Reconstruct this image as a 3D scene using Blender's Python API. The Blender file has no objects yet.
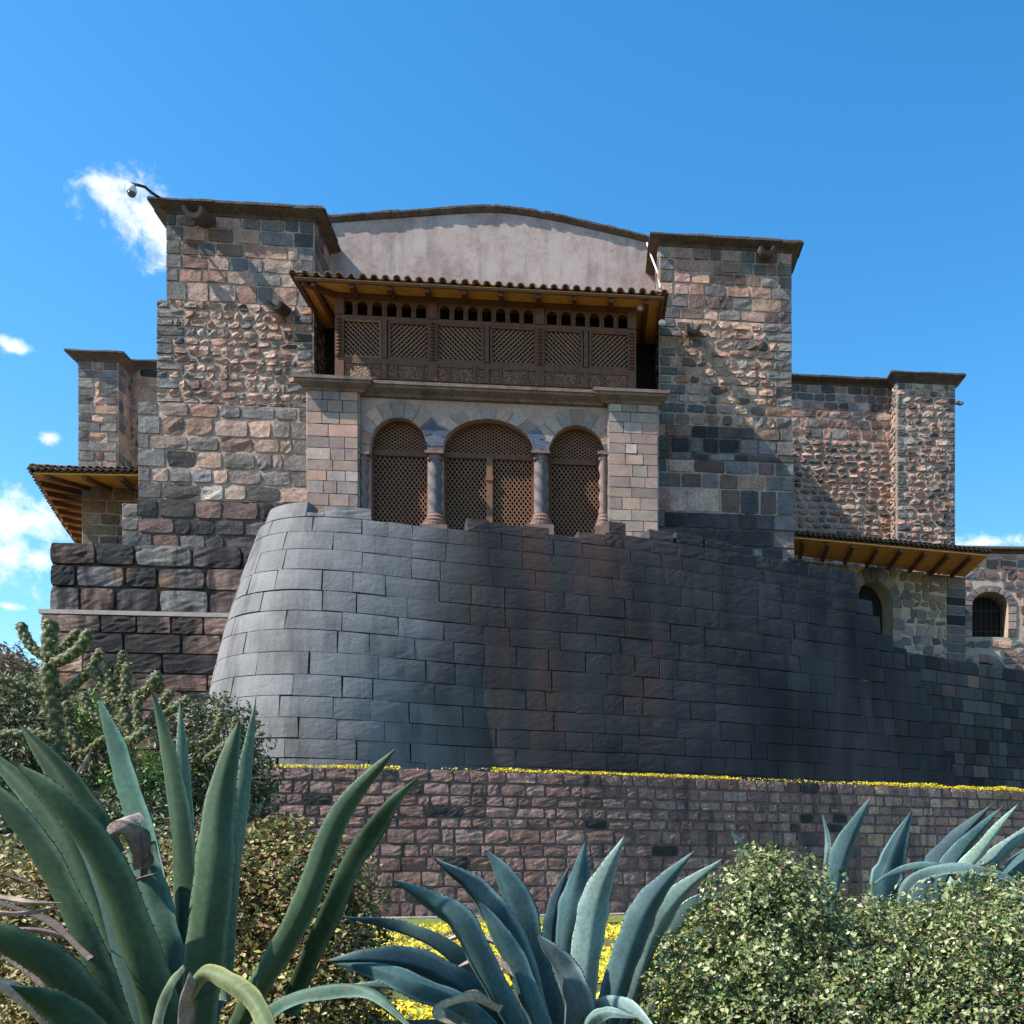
import bpy, math, random
import numpy as np
from mathutils import Vector, noise as mnoise
random.seed(7); rng = np.random.default_rng(7)
sc = bpy.context.scene

# ------------------------------------------------------------------ camera, sky, sun, exposure
FPX, CX, HY, EYE = 1000.0, 690.0, 858.0, 1.5
cam = bpy.data.cameras.new('camera'); camo = bpy.data.objects.new('camera', cam)
sc.collection.objects.link(camo); sc.camera = camo
camo.location = (0, 0, EYE); camo.rotation_euler = (math.radians(90), 0, 0)
cam.sensor_width = 36; cam.lens = 36*FPX/1024
cam.shift_x = (512-CX)/1024; cam.shift_y = (HY-512)/1024
cam.clip_start = .05; cam.clip_end = 6000
YAW = math.radians(5.5)
UU = np.array([math.cos(YAW), math.sin(YAW), 0]); VV = np.array([-math.sin(YAW), math.cos(YAW), 0])
SUN = UU*1.0 + VV*0.33 + np.array([0, 0, -1.10]); SUN /= np.linalg.norm(SUN)
el = math.asin(-SUN[2]); az = math.atan2(-SUN[0], -SUN[1])
sl = bpy.data.lights.new('sun', 'SUN'); sl.energy = 5.0; sl.angle = math.radians(.5); sl.color = (1, .91, .80)
so = bpy.data.objects.new('sun', sl); sc.collection.objects.link(so)
so.rotation_euler = Vector(SUN).to_track_quat('-Z', 'Y').to_euler(); so.location = (-30, 0, 40)
sc.view_settings.view_transform = 'Standard'; sc.view_settings.look = 'None'
sc.view_settings.exposure = 0.86; sc.view_settings.gamma = 1
sc.render.engine = 'CYCLES'; sc.cycles.use_denoising = True
sc.cycles.max_bounces = 6; sc.cycles.diffuse_bounces = 3; sc.cycles.transparent_max_bounces = 6

def pdir(px, py):
    v = Vector(((px-CX)/FPX, 1, (HY-py)/FPX)); return v.normalized()

world = bpy.data.worlds.new('World'); sc.world = world; world.use_nodes = True
wt = world.node_tree; N, L = wt.nodes, wt.links; N.clear()
def nd(tree, t, **kw):
    n = tree.nodes.new(t)
    for k, v in kw.items(): setattr(n, k, v)
    return n
wo = nd(wt, 'ShaderNodeOutputWorld'); bg = nd(wt, 'ShaderNodeBackground'); bg.inputs['Strength'].default_value = .128
sky = nd(wt, 'ShaderNodeTexSky', sky_type='NISHITA', sun_disc=False)
sky.sun_elevation = el; sky.sun_rotation = az; sky.altitude = 1200; sky.air_density = 1.25; sky.dust_density = 1.0; sky.ozone_density = 2.4
hs = nd(wt, 'ShaderNodeHueSaturation'); hs.inputs['Saturation'].default_value = 1.36; hs.inputs['Value'].default_value = 1.13; hs.inputs['Hue'].default_value = .494
tc = nd(wt, 'ShaderNodeTexCoord')
# clouds: soft lumps of noise round a few directions of the sky
CLOUDS = [(140, 212, .034, .024), (160, 235, .026, .028), (112, 193, .022, .013), (22, 520, .045, .022), (-10, 550, .06, .034), (12, 346, .015, .006), (47, 438, .008, .005),
          (8, 606, .022, .004), (985, 543, .05, .0075), (940, 541, .02, .006)]
mx = None
for (px, py, a, b) in CLOUDS:
    d = pdir(px, py)
    sub = nd(wt, 'ShaderNodeVectorMath', operation='SUBTRACT'); sub.inputs[1].default_value = d
    L.new(tc.outputs['Generated'], sub.inputs[0])
    ml = nd(wt, 'ShaderNodeVectorMath', operation='DIVIDE'); ml.inputs[1].default_value = (a, a, b); L.new(sub.outputs[0], ml.inputs[0])
    ln = nd(wt, 'ShaderNodeVectorMath', operation='LENGTH'); L.new(ml.outputs[0], ln.inputs[0])
    iv = nd(wt, 'ShaderNodeMath', operation='SUBTRACT'); iv.inputs[0].default_value = 1.0; L.new(ln.outputs['Value'], iv.inputs[1])
    if mx is None: mx = iv.outputs[0]
    else:
        m2 = nd(wt, 'ShaderNodeMath', operation='SMOOTH_MAX'); m2.inputs[2].default_value = .15
        L.new(mx, m2.inputs[0]); L.new(iv.outputs[0], m2.inputs[1]); mx = m2.outputs[0]
nz = nd(wt, 'ShaderNodeTexNoise'); nz.inputs['Scale'].default_value = 55; nz.inputs['Detail'].default_value = 9; nz.inputs['Roughness'].default_value = .62
nz.inputs['Distortion'].default_value = .15
L.new(tc.outputs['Generated'], nz.inputs['Vector'])
ns = nd(wt, 'ShaderNodeMath', operation='MULTIPLY_ADD'); ns.inputs[1].default_value = 3.0; ns.inputs[2].default_value = -1.45; L.new(nz.outputs['Fac'], ns.inputs[0])
ad = nd(wt, 'ShaderNodeMath', operation='ADD'); L.new(mx, ad.inputs[0]); L.new(ns.outputs[0], ad.inputs[1])
mr = nd(wt, 'ShaderNodeMapRange', interpolation_type='SMOOTHSTEP'); mr.inputs['From Min'].default_value = -.1; mr.inputs['From Max'].default_value = 1.15
mr.inputs['To Max'].default_value = .85
L.new(ad.outputs[0], mr.inputs['Value'])
mixc = nd(wt, 'ShaderNodeMix', data_type='RGBA'); mixc.inputs['B'].default_value = (5.6, 5.8, 6.1, 1)
L.new(sky.outputs[0], hs.inputs['Color']); L.new(hs.outputs[0], mixc.inputs['A']); L.new(mr.outputs[0], mixc.inputs['Factor'])
L.new(mixc.outputs['Result'], bg.inputs['Color']); L.new(bg.outputs[0], wo.inputs['Surface'])

# ------------------------------------------------------------------ helpers
def P(px, py, Y): return np.array([(px-CX)/FPX*Y, Y, EYE+(HY-py)/FPX*Y])
class Frame:
    def __init__(s, o, ang):
        s.o = np.array([o[0], o[1], 0.]); c, n = math.cos(ang), math.sin(ang)
        s.U = np.array([c, n, 0]); s.V = np.array([-n, c, 0]); s.c, s.n = c, n
    def pt(s, u, v, z): return s.o+u*s.U+v*s.V+np.array([0, 0, z])
    def fit(s, px, py, v):
        k = (px-CX)/FPX
        u = (k*(s.o[1]+v*s.c)-s.o[0]+v*s.n)/(s.c-k*s.n)
        Y = s.o[1]+u*s.n+v*s.c
        return u, EYE+(HY-py)/FPX*Y
    def plane(s, v, z=None):            # front face at depth v: (a,z,d) -> xyz, d outward
        def f(a, z, d):
            a = np.asarray(a, float)
            return s.o+np.outer(a, s.U)+np.outer(v-np.asarray(d, float), s.V)+np.outer(np.asarray(z, float), [0, 0, 1])
        return f
    def side(s, u, sg):                 # side face at u, a runs along v, outward sg*U
        def f(a, z, d):
            a = np.asarray(a, float)
            return s.o+np.outer(u+sg*np.asarray(d, float), s.U)+np.outer(a, s.V)+np.outer(np.asarray(z, float), [0, 0, 1])
        return f
FC = Frame((-6.05, 34.0), YAW)

class MB:
    def __init__(s): s.v = []; s.c = []; s.lv = []; s.lt = []; s.n = 0
    def add(s, V, F, col=(.5, .5, .5)):
        V = np.asarray(V, float).reshape(-1, 3); col = np.asarray(col, float)
        if col.ndim == 1: col = np.tile(col[:3], (len(V), 1))
        s.v.append(V); s.c.append(col[:, :3])
        if isinstance(F, np.ndarray):
            s.lv.append((F+s.n).ravel()); s.lt.append(np.full(len(F), F.shape[1]))
        else:
            s.lv.append(np.array([i+s.n for f in F for i in f], int)); s.lt.append(np.array([len(f) for f in F], int))
        s.n += len(V)
    def box(s, F, u0, u1, v0, v1, z0, z1, col=(.5, .5, .5)):
        p = [F.pt(u, v, z) for z in (z0, z1) for (u, v) in ((u0, v0), (u1, v0), (u1, v1), (u0, v1))]
        s.hexa(p, col)
    def hexa(s, p, col=(.5, .5, .5)):
        s.add(p, [(0, 3, 2, 1), (4, 5, 6, 7), (0, 1, 5, 4), (1, 2, 6, 5), (2, 3, 7, 6), (3, 0, 4, 7)], col)
    def bar(s, a, b, w, h, up=(0, 0, 1), col=(.5, .5, .5)):
        a = np.asarray(a, float); b = np.asarray(b, float); t = b-a; t /= np.linalg.norm(t)
        x = np.cross(t, up); x /= np.linalg.norm(x)+1e-9; y = np.cross(x, t)
        q = [(-1, -1), (1, -1), (1, 1), (-1, 1)]
        s.hexa([e+x*i*w/2+y*j*h/2 for e in (a, b) for (i, j) in q], col)
    def tube(s, pts, rad, k=8, col=(.5, .5, .5), cap=True):
        pts = np.asarray(pts, float); m = len(pts); rad = np.broadcast_to(np.asarray(rad, float), (m,))
        T = np.gradient(pts, axis=0); T /= np.linalg.norm(T, axis=1)[:, None]+1e-9
        ref = np.array([0.1, .2, 1.]) if abs(T[0][2]) < .9 else np.array([1., .1, 0])
        V = []
        for i in range(m):
            x = np.cross(T[i], ref); x /= np.linalg.norm(x)+1e-9; y = np.cross(T[i], x); ref = np.cross(x, T[i]) if False else ref
            for j in range(k):
                a = 2*math.pi*j/k; V.append(pts[i]+rad[i]*(math.cos(a)*x+math.sin(a)*y))
        Fs = [(i*k+j, i*k+(j+1) % k, (i+1)*k+(j+1) % k, (i+1)*k+j) for i in range(m-1) for j in range(k)]
        if cap: Fs += [tuple(range(k))[::-1], tuple((m-1)*k+j for j in range(k))]
        s.add(V, Fs, col)
    def lathe(s, base, prof, k=16, col=(.5, .5, .5), twist=None):
        base = np.asarray(base, float); V = []; m = len(prof)
        for i, (r, z) in enumerate(prof):
            for j in range(k):
                a = 2*math.pi*j/k
                rr = r*(1+twist(a, z)) if twist else r
                V.append(base+[rr*math.cos(a), rr*math.sin(a), z])
        Fs = [(i*k+j, i*k+(j+1) % k, (i+1)*k+(j+1) % k, (i+1)*k+j) for i in range(m-1) for j in range(k)]
        Fs += [tuple(range(k))[::-1], tuple((m-1)*k+j for j in range(k))]
        s.add(V, Fs, col)
    def build(s, name, mat, parent=None, smooth=False):
        me = bpy.data.meshes.new(name); V = np.concatenate(s.v); C = np.concatenate(s.c)
        lv = np.concatenate(s.lv); lt = np.concatenate(s.lt)
        me.vertices.add(len(V)); me.vertices.foreach_set('co', V.astype(np.float32).ravel())
        me.loops.add(len(lv)); me.loops.foreach_set('vertex_index', lv.astype(np.int32))
        me.polygons.add(len(lt)); me.polygons.foreach_set('loop_start', np.concatenate(([0], np.cumsum(lt)[:-1])).astype(np.int32))
        me.update(calc_edges=True); me.validate()
        at = me.color_attributes.new('Col', 'FLOAT_COLOR', 'POINT')
        if len(me.vertices) == len(C): at.data.foreach_set('color', np.c_[C, np.ones(len(C))].astype(np.float32).ravel())
        me.polygons.foreach_set('use_smooth', np.full(len(me.polygons), bool(smooth)))
        me.materials.append(mat)
        o = bpy.data.objects.new(name, me); sc.collection.objects.link(o)
        if parent is not None:
            o.parent = parent; bpy.context.view_layer.update(); o.matrix_parent_inverse = parent.matrix_world.inverted()
        return o
def tag(o, label=None, cat=None, group=None, kind=None):
    if label: o['label'] = label
    if cat: o['category'] = cat
    if group: o['group'] = group
    if kind: o['kind'] = kind
    return o
def thing(name, loc, label, cat, group=None):
    o = bpy.data.objects.new(name, None); sc.collection.objects.link(o); o.location = tuple(loc)
    bpy.context.view_layer.update()
    return tag(o, label, cat, group)

def material(name, rough=.85, mott=.35, mscale=6., fine=40., bump=.4, bscale=25., bdist=.02, col=None, spec=.3, streak=0., streakcol=(.015, .014, .015), sscale=.6, second=None, sheen=0, transl=0.):
    m = bpy.data.materials.new(name); m.use_nodes = True; t = m.node_tree; t.nodes.clear(); Lk = t.links
    out = nd(t, 'ShaderNodeOutputMaterial'); bs = nd(t, 'ShaderNodeBsdfPrincipled')
    bs.inputs['Roughness'].default_value = rough; bs.inputs['Specular IOR Level'].default_value = spec
    co = nd(t, 'ShaderNodeTexCoord')
    if col is None:
        at = nd(t, 'ShaderNodeAttribute', attribute_name='Col'); base = at.outputs['Color']
    else:
        rg = nd(t, 'ShaderNodeRGB'); rg.outputs[0].default_value = (*col, 1); base = rg.outputs[0]
    n1 = nd(t, 'ShaderNodeTexNoise'); n1.inputs['Scale'].default_value = mscale; n1.inputs['Detail'].default_value = 8; n1.inputs['Roughness'].default_value = .65
    n2 = nd(t, 'ShaderNodeTexNoise'); n2.inputs['Scale'].default_value = fine; n2.inputs['Detail'].default_value = 4
    for n in (n1, n2): Lk.new(co.outputs['Object'], n.inputs['Vector'])
    s = nd(t, 'ShaderNodeMath', operation='ADD'); Lk.new(n1.outputs['Fac'], s.inputs[0]); Lk.new(n2.outputs['Fac'], s.inputs[1])
    r = nd(t, 'ShaderNodeMapRange'); r.inputs['From Min'].default_value = .6; r.inputs['From Max'].default_value = 1.4
    r.inputs['To Min'].default_value = 1-mott; r.inputs['To Max'].default_value = 1+mott; Lk.new(s.outputs[0], r.inputs['Value'])
    vm = nd(t, 'ShaderNodeVectorMath', operation='SCALE'); Lk.new(base, vm.inputs[0]); Lk.new(r.outputs[0], vm.inputs['Scale'])
    c = vm.outputs[0]
    if second is not None:       # patches of a second colour (lichen, rust, wash)
        n5 = nd(t, 'ShaderNodeTexNoise'); n5.inputs['Scale'].default_value = second[1]; n5.inputs['Detail'].default_value = 7; n5.inputs['Roughness'].default_value = .7
        Lk.new(co.outputs['Object'], n5.inputs['Vector'])
        r5 = nd(t, 'ShaderNodeMapRange'); r5.inputs['From Min'].default_value = second[2]; r5.inputs['From Max'].default_value = second[2]+.14; r5.inputs['To Max'].default_value = second[3]
        Lk.new(n5.outputs['Fac'], r5.inputs['Value'])
        mc = nd(t, 'ShaderNodeMix', data_type='RGBA'); mc.inputs['B'].default_value = (*second[0], 1)
        Lk.new(c, mc.inputs['A']); Lk.new(r5.outputs[0], mc.inputs['Factor']); c = mc.outputs['Result']
    if streak > 0:               # dark rain streaks running down the stone
        mp = nd(t, 'ShaderNodeMapping'); mp.inputs['Scale'].default_value = (sscale*3, sscale*3, sscale*.5); Lk.new(co.outputs['Object'], mp.inputs['Vector'])
        n3 = nd(t, 'ShaderNodeTexNoise'); n3.inputs['Scale'].default_value = 1; n3.inputs['Detail'].default_value = 6; n3.inputs['Roughness'].default_value = .6
        Lk.new(mp.outputs[0], n3.inputs['Vector'])
        r3 = nd(t, 'ShaderNodeMapRange'); r3.inputs['From Min'].default_value = .5; r3.inputs['From Max'].default_value = .68; r3.inputs['To Max'].default_value = streak
        Lk.new(n3.outputs['Fac'], r3.inputs['Value'])
        mc = nd(t, 'ShaderNodeMix', data_type='RGBA'); mc.inputs['B'].default_value = (*streakcol, 1)
        Lk.new(c, mc.inputs['A']); Lk.new(r3.outputs[0], mc.inputs['Factor']); c = mc.outputs['Result']
    Lk.new(c, bs.inputs['Base Color'])
    if bump > 0:
        n4 = nd(t, 'ShaderNodeTexNoise'); n4.inputs['Scale'].default_value = bscale; n4.inputs['Detail'].default_value = 7; n4.inputs['Roughness'].default_value = .7
        Lk.new(co.outputs['Object'], n4.inputs['Vector'])
        bp = nd(t, 'ShaderNodeBump'); bp.inputs['Strength'].default_value = bump; bp.inputs['Distance'].default_value = bdist
        Lk.new(n4.outputs['Fac'], bp.inputs['Height']); Lk.new(bp.outputs[0], bs.inputs['Normal'])
    if transl > 0:
        tr = nd(t, 'ShaderNodeBsdfTranslucent'); Lk.new(c, tr.inputs['Color']); ms = nd(t, 'ShaderNodeMixShader'); ms.inputs[0].default_value = transl
        Lk.new(bs.outputs[0], ms.inputs[1]); Lk.new(tr.outputs[0], ms.inputs[2]); Lk.new(ms.outputs[0], out.inputs[0])
    else: Lk.new(bs.outputs[0], out.inputs[0])
    return m

M_rubble = material('rubble_stone', mott=.55, mscale=2.2, fine=14, bump=.9, bscale=7, bdist=.06, streak=.45, sscale=.5)
M_ashlar = material('ashlar_stone', mott=.35, mscale=3, fine=22, bump=.5, bscale=14, bdist=.02, streak=.22, sscale=.7, streakcol=(.05, .04, .04))
M_dark = material('stained_plinth_stone', mott=.6, mscale=1.6, fine=9, bump=.7, bscale=8, bdist=.04, streak=.9, sscale=.75, streakcol=(.008, .008, .010))
M_inca = material('andesite_stone', rough=.92, mott=.28, mscale=1.4, fine=30, bump=.75, bscale=13, bdist=.02, streak=.45, sscale=.45, streakcol=(.022, .021, .021), spec=.15)
M_terr = material('terrace_stone', mott=.6, mscale=3.5, fine=16, bump=.8, bscale=11, bdist=.04, streak=.6, sscale=.9, streakcol=(.02, .017, .017))
M_plast = material('weathered_plaster', mott=.3, mscale=1.1, fine=8, bump=.35, bscale=6, bdist=.03, col=(.33, .25, .225), streak=.6, sscale=.7, streakcol=(.17, .14, .14), second=((.42, .35, .325), .55, .47, .8))
M_coping = material('coping_stone', mott=.6, mscale=3, fine=14, bump=.8, bscale=9, bdist=.05, col=(.095, .07, .055), streak=.4)
M_sill = material('cornice_stone', mott=.5, mscale=2.5, fine=15, bump=.6, bscale=10, bdist=.03, col=(.18, .125, .10), streak=.5)
M_wood = material('dark_carved_wood', rough=.6, mott=.45, mscale=5, fine=30, bump=.5, bscale=30, bdist=.01, col=(.12, .050, .025))
M_woodl = material('light_wood', rough=.6, mott=.35, mscale=5, fine=30, bump=.4, bscale=30, bdist=.01, col=(.18, .088, .04))
M_lattice = material('lattice_wood', rough=.6, mott=.35, mscale=4, fine=30, bump=.3, bscale=30, bdist=.01, col=(.21, .10, .05))
M_soffit = material('ochre_soffit', rough=.7, mott=.35, mscale=2.5, fine=12, bump=.4, bscale=12, bdist=.02, col=(.66, .29, .06))
M_tile = material('clay_roof_tile', mott=.6, mscale=4, fine=20, bump=.7, bscale=12, bdist=.03, col=(.19, .12, .085), second=((.30, .26, .20), 3, .5, .6))
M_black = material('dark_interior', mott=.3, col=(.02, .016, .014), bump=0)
M_voussoir = material('arch_stone', mott=.4, mscale=5, fine=25, bump=.5, bscale=14, bdist=.02)
M_iron = material('iron_bars', rough=.5, mott=.2, col=(.02, .02, .02), bump=0)
M_white = material('white_plastic', rough=.4, mott=.08, col=(.75, .75, .73), bump=0)
M_glassd = material('smoked_dome', rough=.15, mott=.1, col=(.08, .08, .09), bump=0, spec=.6)

# ---- carved wood relief
M_carve = bpy.data.materials.new('carved_relief_wood'); M_carve.use_nodes = True
t = M_carve.node_tree; bs = t.nodes['Principled BSDF']; co = nd(t, 'ShaderNodeTexCoord')
vo = nd(t, 'ShaderNodeTexVoronoi', feature='SMOOTH_F1'); vo.inputs['Scale'].default_value = 17; vo.inputs['Smoothness'].default_value = .35
nn = nd(t, 'ShaderNodeTexNoise'); nn.inputs['Scale'].default_value = 16; nn.inputs['Distortion'].default_value = 2.5
t.links.new(co.outputs['Object'], vo.inputs['Vector']); t.links.new(co.outputs['Object'], nn.inputs['Vector'])
mm = nd(t, 'ShaderNodeMath', operation='MULTIPLY'); t.links.new(vo.outputs['Distance'], mm.inputs[0]); t.links.new(nn.outputs['Fac'], mm.inputs[1])
rr = nd(t, 'ShaderNodeValToRGB'); rr.color_ramp.elements[0].position = .15; rr.color_ramp.elements[0].color = (.04, .02, .012, 1); rr.color_ramp.elements[1].position = .32; rr.color_ramp.elements[1].color = (.24, .11, .05, 1)
t.links.new(mm.outputs[0], rr.inputs[0]); t.links.new(rr.outputs[0], bs.inputs['Base Color']); bs.inputs['Roughness'].default_value = .6
bb = nd(t, 'ShaderNodeBump'); bb.inputs['Strength'].default_value = 1; bb.inputs['Distance'].default_value = .06
t.links.new(mm.outputs[0], bb.inputs['Height']); t.links.new(bb.outputs[0], bs.inputs['Normal'])

# ------------------------------------------------------------------ masonry
def jitter(c, k=.13):
    f = 1+random.uniform(-k, k); return (c[0]*f*(1+random.uniform(-.06, .06)), c[1]*f, c[2]*f*(1+random.uniform(-.06, .06)))
PINK = [(.40, .24, .18), (.33, .195, .148), (.45, .30, .235), (.40, .255, .19), (.28, .165, .125), (.37, .24, .19)]
GREY = [(.125, .115, .115), (.165, .15, .145), (.09, .083, .084), (.155, .135, .125), (.20, .19, .18)]
DARKS = [(.036, .034, .035), (.052, .047, .046), (.078, .07, .068), (.028, .027, .028)]
BROWN = [(.16, .10, .085), (.12, .078, .068), (.20, .13, .105)]
TAN = [(.35, .26, .21), (.31, .22, .18), (.38, .31, .26), (.29, .21, .18), (.26, .20, .175)]
def pick(*ws):
    ls, w = zip(*ws); return jitter(random.choice(random.choices(ls, w)[0]))
_T = {}
def stone(mb, F, a0, a1, z0, z1, col, depth=.06, bevel=.04, bulge=.03, rough=.012, n=4, jit=0., rnd=.0, back=0., vcol=None):
    w, h = a1-a0, z1-z0
    if w <= .02 or h <= .02: return
    bevel *= .5; bulge *= .45
    bx, bz = min(bevel/w, .3), min(bevel/h, .3)
    xs = np.concatenate(([0], np.linspace(bx, 1-bx, n-1), [1])); zs = np.concatenate(([0], np.linspace(bz, 1-bz, n-1), [1]))
    X, Z = np.meshgrid(xs, zs); m = n+1
    cj = (rng.random((2, 2, 2))-.5)*jit
    A = a0+w*X; B = z0+h*Z
    for i in (0, 1):
        for j in (0, 1):
            wt_ = (X if i else 1-X)*(Z if j else 1-Z); A = A+cj[i, j, 0]*wt_; B = B+cj[i, j, 1]*wt_
    if rnd > 0:
        cxm, czm = (a0+a1)/2, (z0+z1)/2; q = (2*X-1)**2*(2*Z-1)**2
        A = A+(cxm-A)*q*rnd; B = B+(czm-B)*q*rnd
        e = ((X == 0) | (X == 1) | (Z == 0) | (Z == 1))
        A = A+np.where(e, (rng.random(A.shape)-.5)*.06*rnd*2, 0)*min(w, 1); B = B+np.where(e, (rng.random(A.shape)-.5)*.05*rnd*2, 0)*min(h, 1)
    D = depth+bulge*(1-(2*X-1)**2)*(1-(2*Z-1)**2)+rng.normal(0, rough, X.shape)
    tilt = rng.normal(0, rough*1.2, 2); D = D+tilt[0]*(X-.5)*2+tilt[1]*(Z-.5)*2
    D[0, :] = 0; D[-1, :] = 0; D[:, 0] = 0; D[:, -1] = 0
    if n not in _T:
        idx = np.arange(m*m).reshape(m, m)
        _T[n] = np.stack([idx[:-1, :-1], idx[:-1, 1:], idx[1:, 1:], idx[1:, :-1]], -1).reshape(-1, 4)
    mb.add(F(A.ravel(), B.ravel(), D.ravel()), _T[n], col if vcol is None else vcol(A.ravel(), B.ravel(), np.asarray(col)))
    if back > 0:
        if vcol is not None: col = vcol([(a0+a1)/2], [(z0+z1)/2], np.asarray(col))[0]
        V = F(np.array([a0, a1, a1, a0]*2), np.array([z0, z0, z1, z1]*2), np.array([0]*4+[-back]*4))
        mb.add(V, [(0, 1, 5, 4), (1, 2, 6, 5), (2, 3, 7, 6), (3, 0, 4, 7), (4, 5, 6, 7)], col)
def masonry(mb, F, a0, a1, z0, z1, ch, cw, col, gap=.02, qw=None, ql=True, qr=True, skip=None, **kw):
    """courses from z1 down to z0; a0/a1 numbers or functions of z; col(a,z,kind)."""
    z = z1; k = 0
    while z > z0+.05:
        h = random.uniform(*ch); zb = max(z-h, z0)
        if zb-z0 < ch[0]*.6: zb = z0
        A0 = a0(.5*(z+zb)) if callable(a0) else a0; A1 = a1(.5*(z+zb)) if callable(a1) else a1
        lo, hi = A0, A1; kq = dict(kw, bulge=kw.get('bulge', .03)*.3, rnd=0, jit=kw.get('jit', 0)*.2, rough=kw.get('rough', .01)*.6)
        if qw and ql:
            w = random.uniform(*qw)*(1.25 if k % 2 else .85); stone(mb, F, A0, A0+w-gap, zb+gap/2, z-gap/2, col(A0+w/2, (z+zb)/2, 'q'), **kq); lo = A0+w
        if qw and qr:
            w = random.uniform(*qw)*(1.25 if k % 2 else .85); stone(mb, F, A1-w+gap, A1, zb+gap/2, z-gap/2, col(A1-w/2, (z+zb)/2, 'q'), **kq); hi = A1-w
        a = lo
        while a < hi-.02:
            w = random.uniform(*cw)
            if hi-(a+w) < cw[0]*.7: w = hi-a
            am, zm = a+w/2, (z+zb)/2
            if not (skip and skip(am, zm, w, z-zb)):
                stone(mb, F, a+(gap/2 if a > lo or (qw and ql) else 0), a+w-(gap/2 if a+w < hi-1e-6 or (qw and qr) else 0), zb+gap/2, z-gap/2, col(am, zm, 's'), **kw)
            a += w
        z = zb; k += 1
def sheet(mb, F, a0, a1, z0, z1, d, col, na=1, nz=1):
    A, Z = np.meshgrid(np.linspace(a0, a1, na+1), np.linspace(z0, z1, nz+1)); idx = np.arange(A.size).reshape(A.shape)
    mb.add(F(A.ravel(), Z.ravel(), np.full(A.size, d)), np.stack([idx[:-1, :-1], idx[:-1, 1:], idx[1:, 1:], idx[1:, :-1]], -1).reshape(-1, 4), col)
MORT = (.38, .28, .22)
def nz2(a, z, s, o=0): return mnoise.noise(Vector((a*s, z*s, o)))

def coping(name, F, u0, u1, v0, v1, zw, ov=.42, th=.08, rise=.22, parent=None, mat=None):
    """stone coping: flaring underside from the wall to a thin projecting slab, low pitched top"""
    mb = MB()
    def ring(o, z): return [F.pt(u0-o, v0-o, z), F.pt(u1+o, v0-o, z), F.pt(u1+o, v1+o, z), F.pt(u0-o, v1+o, z)]
    rs = [ring(.002, zw-.04), ring(.06, zw), ring(.10, zw+.06), ring(ov, zw+rise), ring(ov, zw+rise+th), ring(-.3, zw+rise+th+.25)]
    V = [p for r in rs for p in r]; Fs = []
    for i in range(len(rs)-1):
        for j in range(4): Fs.append((i*4+j, i*4+(j+1) % 4, (i+1)*4+(j+1) % 4, (i+1)*4+j))
    Fs.append(tuple(len(V)-4+j for j in range(4)))
    mb.add(V, Fs)
    # ragged tile/stone edge along the front and sides
    random.seed(3)
    def edge(pa, pb, out):
        Lg = np.linalg.norm(pb-pa); d = (pb-pa)/Lg; s = 0
        while s < Lg-.05:
            w = min(random.uniform(.3, 1.1), Lg-s); o = random.uniform(.01, .07); hh = random.uniform(-.03, .015)
            a = pa+d*s; b = pa+d*(s+w-.015)
            q = [a-out*.3, b-out*.3, b+out*o, a+out*o]
            mb.hexa([x+np.array([0, 0, rise+th*.35]) for x in q]+[x+np.array([0, 0, rise+th+.03+hh]) for x in q]); s += w
    z = np.array([0, 0, zw])
    c = [F.pt(u0-ov, v0-ov, zw), F.pt(u1+ov, v0-ov, zw), F.pt(u1+ov, v1, zw), F.pt(u0-ov, v1, zw)]
    edge(c[0], c[1], -F.V); edge(c[1], c[2], F.U); edge(c[0], c[3], -F.U)
    return mb.build(name, mat or M_coping, parent)

def bars_in(mb, F, u0, u1, z0, z1, step, w, th, inside, slope=1., d0=0., both=True, col=(.25, .13, .07)):
    """diagonal lattice laths clipped to inside(u,z)"""
    for sg in ((1, -1) if both else (1,)):
        span = (z1-z0)/slope
        c = u0-span if sg > 0 else u0
        end = u1 if sg > 0 else u1+span
        while c < end:
            n = 48; prev = None; run = []
            for i in range(n+1):
                z = z0+(z1-z0)*i/n; u = c+sg*(z-z0)/slope
                ok = inside(u, z)
                if ok: run.append((u, z))
                if (not ok or i == n) and run:
                    if len(run) >= 2:
                        d = d0 if sg > 0 else d0+th
                        a, b = run[0], run[-1]
                        A = F([a[0], b[0]], [a[1], b[1]], [d, d])
                        nrm = F([0, 0], [0, 0], [0, 1]); nrm = nrm[1]-nrm[0]
                        mb.bar(A[0], A[1], w, th, up=nrm, col=col)
                    run = []
            c += step
def arch_plate(mb, F, u0, u1, z0, z1, cu, hw, zs, rise, zb, d=0., reveal=.3, col=(.3, .24, .2), n=20):
    """rectangular plate with one arched opening and its reveal"""
    def quad(pts, dd=None):
        pts = list(pts); dd = dd or [d]*len(pts)
        mb.add(F([p[0] for p in pts], [p[1] for p in pts], dd), [tuple(range(len(pts)))], col)
    if zb > z0: quad([(u0, z0), (u1, z0), (u1, zb), (u0, zb)])
    quad([(u0, zb), (cu-hw, zb), (cu-hw, zs), (u0, zs)]); quad([(cu+hw, zb), (u1, zb), (u1, zs), (cu+hw, zs)])
    quad([(u0, zs), (cu-hw, zs), (cu-hw, z1), (u0, z1)]); quad([(cu+hw, zs), (u1, zs), (u1, z1), (cu+hw, z1)])
    arc = [(cu-hw*math.cos(math.pi*i/n), zs+rise*math.sin(math.pi*i/n)) for i in range(n+1)]
    for i in range(n): quad([arc[i], arc[i+1], (arc[i+1][0], z1), (arc[i][0], z1)])
    out = [(cu-hw, zb)]+arc+[(cu+hw, zb)]
    for i in range(len(out)-1): quad([out[i], out[i+1], out[i+1], out[i]], [d, d, d-reveal, d-reveal])
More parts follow.
